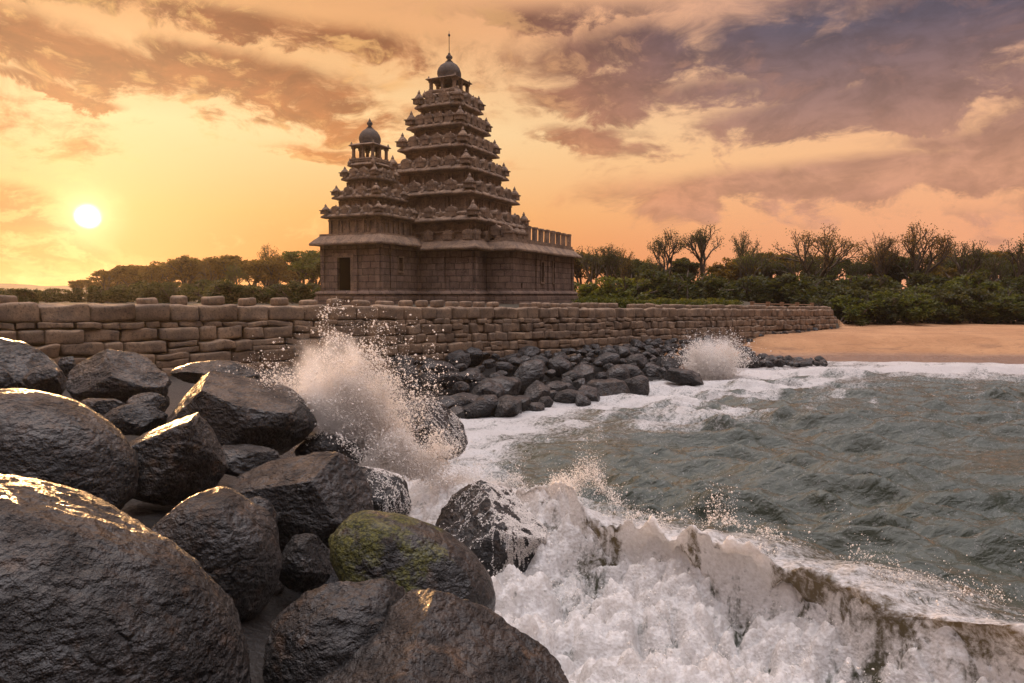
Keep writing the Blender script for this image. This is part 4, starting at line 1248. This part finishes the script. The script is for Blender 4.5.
tag(o, 'smaller far burst of spray between the rubble heap and the rock spit', 'sea spray', None, 'stuff')
PW = []
for sd, nn, gt in ((18, 190000, lambda u: 1.15 * sstep(u[:, 0] + .35 * u[:, 2], .0, .75) + .35 * sstep(-u[:, 2], .1, .6) - .32), (17, 30000, lambda u: .45 * sstep(u[:, 0], -.3, .8) - .1), (16, 20000, lambda u: .5 * sstep(u[:, 0], -.2, .7) - .1)):
    P_, F_, c_ = WASH[sd]
    PW.append(wash(P_, F_, c_, nn, sd, gt))
PW = np.concatenate(PW)
o = link('running_water', drop_mesh('running_water', PW, np.clip(rng.lognormal(math.log(.0038), .45, len(PW)), .002, .012)), M_spray)
tag(o, 'white water running down the dark boulders beside the splash', 'running water', None, 'stuff')
def mist(name, c, half, tilt, dens, sc_, label):
    """a body of fine airborne spray, denser in its core and torn at its edges"""
    m, t = material(name)
    p = t.n('ShaderNodeTexCoord').outputs['Object']
    nz = t.noise(p, sc_, 5, .62, .4)
    sp = t.n('ShaderNodeSeparateXYZ'); t.l(p, sp.inputs[0])
    r_ = t.m('ADD', t.vm('LENGTH', p), t.m('MULTIPLY', t.m('SUBTRACT', nz, .5), 2.6))
    d_ = t.m('MULTIPLY', t.mr(r_, .92, .15), dens)
    pv = t.n('ShaderNodeVolumePrincipled')
    pv.inputs['Color'].default_value = (1, 1, 1, 1); pv.inputs['Anisotropy'].default_value = .25
    t.l(d_, pv.inputs['Density'])
    oo = t.n('ShaderNodeOutputMaterial'); t.l(pv.outputs[0], oo.inputs['Volume'])
    V_, F_ = ico(3)
    o = link(name, mesh_np(name, V_, F_), m, None, c)
    o.scale = half; o.rotation_euler = (0, R(tilt), 0)
    return tag(o, label, 'sea spray', None, 'stuff')
S.cycles.volume_bounces = 3
mist('spray_mist', at(343, 412, 11.0), (.98, .46, 1.35), -30, 5.5, 2.3, 'pale mist in the heart of the big splash')
mist('spray_mist', at(713, 362, 36.3), (1.35, .8, 1.55), -10, 1.9, 2.4, 'pale mist in the heart of the far splash')
# drops and froth along the breaking crest
r = np.random.RandomState(21)
n = 150000
e = r.uniform(-11.5, 1.0, n); t_ = r.normal(size=n) * .22 - .28
x = (e + t_) / RT2 + CR / 2; y = (t_ - e) / RT2 + CR / 2
zz, ff, *_ = sea_surface(x, y)
burst = 1.3 * np.exp(-((e + 6.3) / 1.1) ** 2) + .5 * np.exp(-((e + 8.8) / .8) ** 2)
up = r.exponential(.040, n) * (1 + burst) * (1 + np.clip(3 * vnoise(np.stack([e * 3.1, t_ * 2, e * 0], 1)), 0, 1.6))
P = np.stack([x, y, zz + up - .015], 1)
P = P[fbm(P * 2.6, 3) + r.normal(size=n) * .14 > .12]
n2 = 130000
e = r.uniform(-11, .8, n2); t_ = -r.rand(n2) * 3.6 - .3
x = (e + t_) / RT2 + CR / 2; y = (t_ - e) / RT2 + CR / 2
zz, ff, *_ = sea_surface(x, y)
Pb = np.stack([x, y, zz + r.exponential(.03, n2) * (1 + np.clip(4 * vnoise(np.stack([x * 1.8, y * 1.8, x * 0], 1)), 0, 2.5)) - .01], 1)
Pb = Pb[(fbm(Pb * 2.4 + 7, 3) + r.normal(size=n2) * .12 > .10) & (ff > .3)]
P = np.concatenate([P, Pb])
o = link('spray', drop_mesh('spray', P, np.clip(r.lognormal(math.log(.0030), .6, len(P)), .0016, .013)), M_spray)
tag(o, 'fine drops flying off the crest of the breaking foreground wave', 'sea spray', None, 'stuff')

# ------------------------------------------------------------------ vegetation
def leaf_material(name, c1, c2, trans):
    m, t = material(name)
    g = t.n('ShaderNodeNewGeometry')
    oi = t.n('ShaderNodeObjectInfo')
    col = t.mix(g.outputs['Random Per Island'], c1, c2)
    col = t.mix(t.m('MULTIPLY', oi.outputs['Random'], .5), col, t.mix(1.0, col, (1.25, 1.0, .6, 1), 'MULTIPLY'))
    d = principled(t, col, .6, None, .3)
    tr = t.n('ShaderNodeBsdfTranslucent'); t.l(t.mix(1.0, col, trans, 'MULTIPLY'), tr.inputs[0])
    mx = t.n('ShaderNodeMixShader'); mx.inputs[0].default_value = .45
    t.l(d.outputs[0], mx.inputs[1]); t.l(tr.outputs[0], mx.inputs[2])
    finish(t, mx.outputs[0])
    return m
M_leaf = leaf_material('leaf_dark', (.022, .030, .008, 1), (.060, .066, .018, 1), (1.8, 1.6, .9, 1))
M_leaf_b = leaf_material('leaf_bright', (.035, .05, .010, 1), (.10, .115, .022, 1), (1.8, 1.6, .8, 1))
M_leaf_dry = leaf_material('leaf_dry', (.07, .06, .02, 1), (.15, .11, .04, 1), (1.8, 1.4, .8, 1))
M_leaf_backlit = leaf_material('leaf_painted_backlight', (.055, .045, .010, 1), (.13, .10, .022, 1), (2.2, 1.7, .6, 1))  # golden backlight and sunset haze painted into the leaf colour
M_bark, _t = material('bark')
_g = _t.n('ShaderNodeNewGeometry')
finish(_t, principled(_t, _t.mix(_t.noise(_g.outputs['Position'], 6, 4), (.05, .036, .026, 1), (.11, .08, .055, 1)), .9).outputs[0])
def leaves(P, size, seed):
    r = np.random.RandomState(seed); n = len(P)
    a = r.normal(size=(n, 3)); a /= np.linalg.norm(a, axis=1, keepdims=True)
    b = np.cross(a, r.normal(size=(n, 3))); b /= np.linalg.norm(b, axis=1, keepdims=True)
    s_ = size * r.uniform(.6, 1.4, (n, 1))
    V = np.stack([P - a * s_, P + b * s_ * .45, P + a * s_, P - b * s_ * .45], 1).reshape(-1, 3)
    F = np.arange(n * 4).reshape(-1, 4)
    return V, F
def tree_proto(seed, height, spread, kind):
    """returns (trunk mesh, crown mesh)"""
    r = np.random.RandomState(seed)
    mb = MB(); tips = []
    def grow(p, d, L, rad, lev, maxlev):
        n = 3
        for k in range(n):
            d2 = d + r.normal(size=3) * (.07 if lev == 0 else .11); d2[2] += .04
            d2 /= np.linalg.norm(d2)
            p2 = p + d2 * L / n
            mb.tube(p, p2, rad * (1 - .25 * k / n), rad * (1 - .25 * (k + 1) / n), 6 if lev < 2 else 4)
            p, d = p2, d2
            if lev >= 2: tips.append((p, lev))
        if lev >= maxlev:
            tips.append((p, lev)); return
        nb = r.randint(3, 5) if lev < 2 else (r.randint(2, 4) if lev < 4 else 2)
        for k in range(nb):
            ph = r.rand() * 6.28; an = r.uniform(.22, .62) * spread
            q = np.cross(d, r.normal(size=3)); q /= np.linalg.norm(q)
            d3 = d * math.cos(an) + q * math.sin(an); d3[2] += .12
            d3 /= np.linalg.norm(d3)
            grow(p, d3, L * r.uniform(.60, .82), rad * .62, lev + 1, maxlev)
    if kind == 'shrub':
        for k in range(4):
            a = r.rand() * 6.28
            grow(np.array([r.normal() * .2, r.normal() * .2, -.2]), np.array([math.cos(a) * .5, math.sin(a) * .5, 1.0]) / 1.12, height * .32, .05, 1, 3)
    else:
        grow(np.array([0, 0, -.3]), np.array([r.normal() * .05, r.normal() * .05, 1.]), height * (.20 if kind == 'airy' else .22), height * .020, 0, 5 if kind == 'airy' else 4)
    T = np.array([t for t, _ in tips])
    # scale to the wanted height
    k = height / T[:, 2].max()
    for i in range(len(mb.V)): mb.V[i] = mb.V[i] * k
    T = T * k
    trunk = mb.mesh('trunk', True)
    if kind == 'airy':
        sel = T[r.rand(len(T)) < .75]
        P = np.repeat(sel, 7, 0) + r.normal(size=(len(sel) * 7, 3)) * .20
        P = P[r.rand(len(P)) < np.clip(1.25 - P[:, 2] / height, .22, .95)]
        V, F = leaves(P, .085, seed)
    else:
        # clumps of leaves around the branch ends, hollow gaps between
        n_c = min(len(T), 90)
        cs = T[r.permutation(len(T))[:n_c]]
        per = 110 if kind == 'dense' else 90
        if kind == 'shrub': cs = cs * np.column_stack([np.ones((n_c, 2)), .25 + .75 * r.rand(n_c) ** .6])
        rad = height * (.075 if kind == 'dense' else .15)
        dv = r.normal(size=(n_c * per, 3)); dv /= np.linalg.norm(dv, axis=1, keepdims=True)
        P = np.repeat(cs, per, 0) + dv * (rad * r.rand(n_c * per, 1) ** .45) * np.array([1.15, 1.15, .8])
        P = P[P[:, 2] > .1]
        P = P[fbm(P * 1.1 + seed, 3) + r.normal(size=len(P)) * .1 > -.14]
        V, F = leaves(P, .15 if kind == 'dense' else .11, seed)
    crown = mesh_np('crown', V, F, False)
    return trunk, crown
AIRY = [tree_proto(300 + k, 8.0, 1.0 + .12 * (k % 3), 'airy') for k in range(5)]
DENSE = [tree_proto(330 + k, 7.0, 1.15, 'dense') for k in range(4)]
SHRUB = [tree_proto(360 + k, 2.4, 1.3, 'shrub') for k in range(4)]
def plant(kindname, protos_, i, px, top, Y, base, leafmat, label, cat, group, wide=1.0):
    tr, cr = protos_[i % len(protos_)]
    p = at(px, top, Y)
    h0 = max(v.co.z for v in tr.vertices) if kindname == 'airy' else None
    H = {'airy': 8.0, 'dense': 7.0, 'shrub': 2.4}[kindname] * (1.0 if kindname == 'airy' else 1.07)
    k = (p[2] - base) / H
    root = empty({'airy': 'tree', 'dense': 'tree', 'shrub': 'shrub'}[kindname], (p[0], Y, base), rng.rand() * 6.28)
    root.scale = (k * wide, k * wide, k)
    a = link('trunk', tr, M_bark, root)
    b = link('crown', cr, None, root)
    if not len(cr.materials): cr.materials.append(leafmat)
    b.material_slots[0].link = 'OBJECT'; b.material_slots[0].material = leafmat
    return tag(root, label, cat, group)
GT = 'bare topped trees behind the beach'
for i, (px, top, Y, wd, lb) in enumerate([
        (612, 243, 80, 1.0, 'thin leafed tree nearest the temple hall on its right'),
        (664, 228, 82, .95, 'airy tall tree second to the right of the temple hall'),
        (703, 226, 80, 1.0, 'tall open tree with leafy lower crown, third right of the temple hall'),
        (742, 230, 86, .8, 'slim bare topped tree between the tall open tree and the wide fan shaped one'),
        (816, 226, 80, 1.15, 'wide fan shaped nearly bare tree standing alone above the end of the sea wall'),
        (879, 232, 84, .85, 'slim bare tree just left of the tallest tree over the beach'),
        (914, 222, 82, 1.0, 'tallest bare branched tree above the beach hedge'),
        (964, 240, 84, .9, 'low bushy bare topped tree between the tallest tree and the right edge'),
        (1012, 231, 80, 1.0, 'leafy topped tree cut by the right edge of the picture')]):
    g = float(ground_h(np.array([(px - 512) / F_PX * Y]), np.array([Y]), False)[0])
    plant('airy', AIRY, i, px, top, Y, g, M_leaf_dry if i in (4, 5, 6) else M_leaf, lb, 'tree', GT, wd)
r = np.random.RandomState(45)
for k, px in enumerate(np.linspace(596, 1040, 16)):
    plant('airy', AIRY, k + 2, px + r.normal() * 8, 250 + r.uniform(-9, 8), r.uniform(82, 92), 1.9, (M_leaf, M_leaf_backlit, M_leaf_b)[k % 3] if px < 760 else (M_leaf, M_leaf, M_leaf_b)[k % 3], 'feathery lightly leafed tree standing in the dark belt, lower than the bare topped ones', 'tree', 'feathery trees in the belt', .9)
r = np.random.RandomState(44)
for k, px in enumerate(np.linspace(588, 1060, 22)):
    Y = r.uniform(86, 100); top = 256 + r.uniform(-9, 9)
    plant('dense', DENSE, r.randint(4), px + r.normal() * 5, top, Y, 1.8, M_leaf_backlit if k % 3 == 0 else M_leaf, 'dense dark tree in the continuous belt behind the bare topped trees', 'tree', 'dark tree belt', 1.25)
for k, px in enumerate(np.linspace(585, 1050, 26)):
    Y = r.uniform(70, 78); top = 276 + r.uniform(-10, 8)
    plant('shrub', SHRUB, r.randint(4), px + r.normal() * 5, top, Y, 1.7, M_leaf if r.rand() < .75 else M_leaf_b, 'dark undergrowth shrub at the foot of the tree belt', 'shrub', 'undergrowth shrubs', 1.3)
for k, px in enumerate(np.linspace(836, 1060, 13)):
    Y = 62.5 + r.uniform(-.8, 1.5); top = 294 + r.uniform(-3, 4)
    plant('shrub', SHRUB, k, px, top, Y, 1.35, M_leaf_b if k % 3 else M_leaf, 'leafy green bush in the thick row along the top of the beach', 'shrub', 'bushes along the beach', 1.35)
for k, px in enumerate(np.linspace(850, 1060, 8)):
    plant('shrub', SHRUB, k + 2, px, 287 + r.uniform(-2, 3), 65.5, 1.4, M_leaf, 'darker bush behind the green beach row', 'shrub', 'darker bushes behind the beach row', 1.4)
GL = 'sunset trees left of the temple'
rb = np.random.RandomState(71)
for k, px in enumerate(np.linspace(86, 335, 13)):
    plant('dense', DENSE, k + 1, px + rb.normal() * 4, 276 - 14 * sstep(px, 80, 190) + rb.uniform(-4, 4), 100 + rb.uniform(-6, 8), 2.4, M_leaf_backlit, 'golden hazy bush tree filling the gaps of the sunset row', 'tree', 'filler trees of the sunset row', 1.5)
for i, (px, top, Y, kd, lb) in enumerate([
        (104, 275, 96, 'dense', 'lowest leftmost tree of the hazy row under the sun'),
        (132, 271, 90, 'dense', 'small round tree second from the left end of the hazy row'),
        (158, 266, 88, 'dense', 'round hazy tree in the middle left of the sunset row'),
        (186, 261, 84, 'dense', 'bumpy topped hazy tree left of the row centre'),
        (207, 258, 80, 'airy', 'thin spiky tree poking out of the row centre'),
        (232, 260, 80, 'dense', 'broad hazy tree right of the row centre'),
        (264, 244, 78, 'airy', 'tall bare fan shaped tree left of the small shrine'),
        (268, 262, 76, 'dense', 'leafy tree under the tall bare fan shaped one'),
        (296, 256, 72, 'dense', 'green leafy tree right beside the small shrine'),
        (318, 263, 70, 'dense', 'leafy tree partly hidden by the small shrine'),
        (236, 262, 74, 'airy', 'thin twiggy tree in front of the broad hazy one')]):
    plant('airy' if kd == 'airy' else 'dense', AIRY if kd == 'airy' else DENSE, i, px, top - (0 if kd == 'airy' else 7), Y, 2.6, M_leaf_backlit if i < 8 else M_leaf_b, lb, 'tree', GL, .9 if kd == 'airy' else 1.35)
for k, px in enumerate(np.linspace(-10, 330, 20)):
    plant('shrub', SHRUB, k, px + r.normal() * 4, 287 + r.uniform(-3, 3) - 6 * (px > 120), 46 + r.uniform(-5, 10), 3.2, M_leaf, 'low scrub bush behind the left stretch of the sea wall', 'shrub', 'scrub behind the sea wall', 1.5)
# the bright low hedge on the terrace beyond the hall
P = []
hr = np.random.RandomState(8)
n = 16000
tq = hr.rand(n)
hx0, hy0 = at(578, 300, 41.5)[:2]; hx1, hy1 = at(738, 300, 54.0)[:2]
hx_ = hx0 + (hx1 - hx0) * tq; hy_ = hy0 + (hy1 - hy0) * tq
zb_ = wall_top(hx_) - .1
hz = hr.rand(n) ** .8 * (.62 + .18 * vnoise(np.stack([tq * 30, tq * 0, tq * 0], 1)))
wid = hr.normal(size=n) * .28
V, F = leaves(np.stack([hx_ - wid * .5, hy_ + wid, zb_ + hz], 1), .075, 9)
o = link('low_hedge', mesh_np('low_hedge', V, F, False), M_leaf_b)
tag(o, 'long low bright green hedge on top of the sea wall right of the temple', 'hedge')

# post and rail fence at the far end of the terrace
fr = empty('rail_fence', (0, 0, 0))
tag(fr, 'short orange wooden post and rail fence near the far end of the wall', 'fence')
fpts = [at(px, 305, Y)[:2] for px, Y in ((752, 51.5), (768, 53.2), (782, 54.8), (797, 56.6), (812, 58.2))]
for (fx, fy) in fpts:
    b0 = float(wall_top(np.array(fx - .5)))
    m = MB(); m.box((fx, fy, b0 + .12), (.10, .10, .32), rot=R(45)); m.box((fx, fy, b0 + .47), (.12, .12, .035), rot=R(45))
    link('post', m.mesh('post'), M_wood, fr)
m = MB()
for (a, b) in zip(fpts[:-1], fpts[1:]):
    za, zb2 = float(wall_top(np.array(a[0] - .5))), float(wall_top(np.array(b[0] - .5)))
    for dz in (.14, .34):
        m.tube((a[0], a[1], za + dz), (b[0], b[1], zb2 + dz), .045, .045, 6)
link('rail', m.mesh('rail'), M_wood, fr)

# ------------------------------------------------------------------ haze
HAZE = True
if HAZE:
    m = MB(); m.box((0, 160, 9.5), (625, 625, 12.2))
    hz_o = link('haze', m.mesh('haze'), None)
    hm = bpy.data.materials.new('haze'); hm.use_nodes = True
    t = NT(hm.node_tree)
    pv = t.n('ShaderNodeVolumePrincipled')
    pv.inputs['Color'].default_value = (1.0, .93, .86, 1)
    pv.inputs['Density'].default_value = .00024
    pv.inputs['Anisotropy'].default_value = .72
    oo = t.n('ShaderNodeOutputMaterial'); t.l(pv.outputs[0], oo.inputs['Volume'])
    hz_o.data.materials.append(hm)
    hz_o['kind'] = 'stuff'
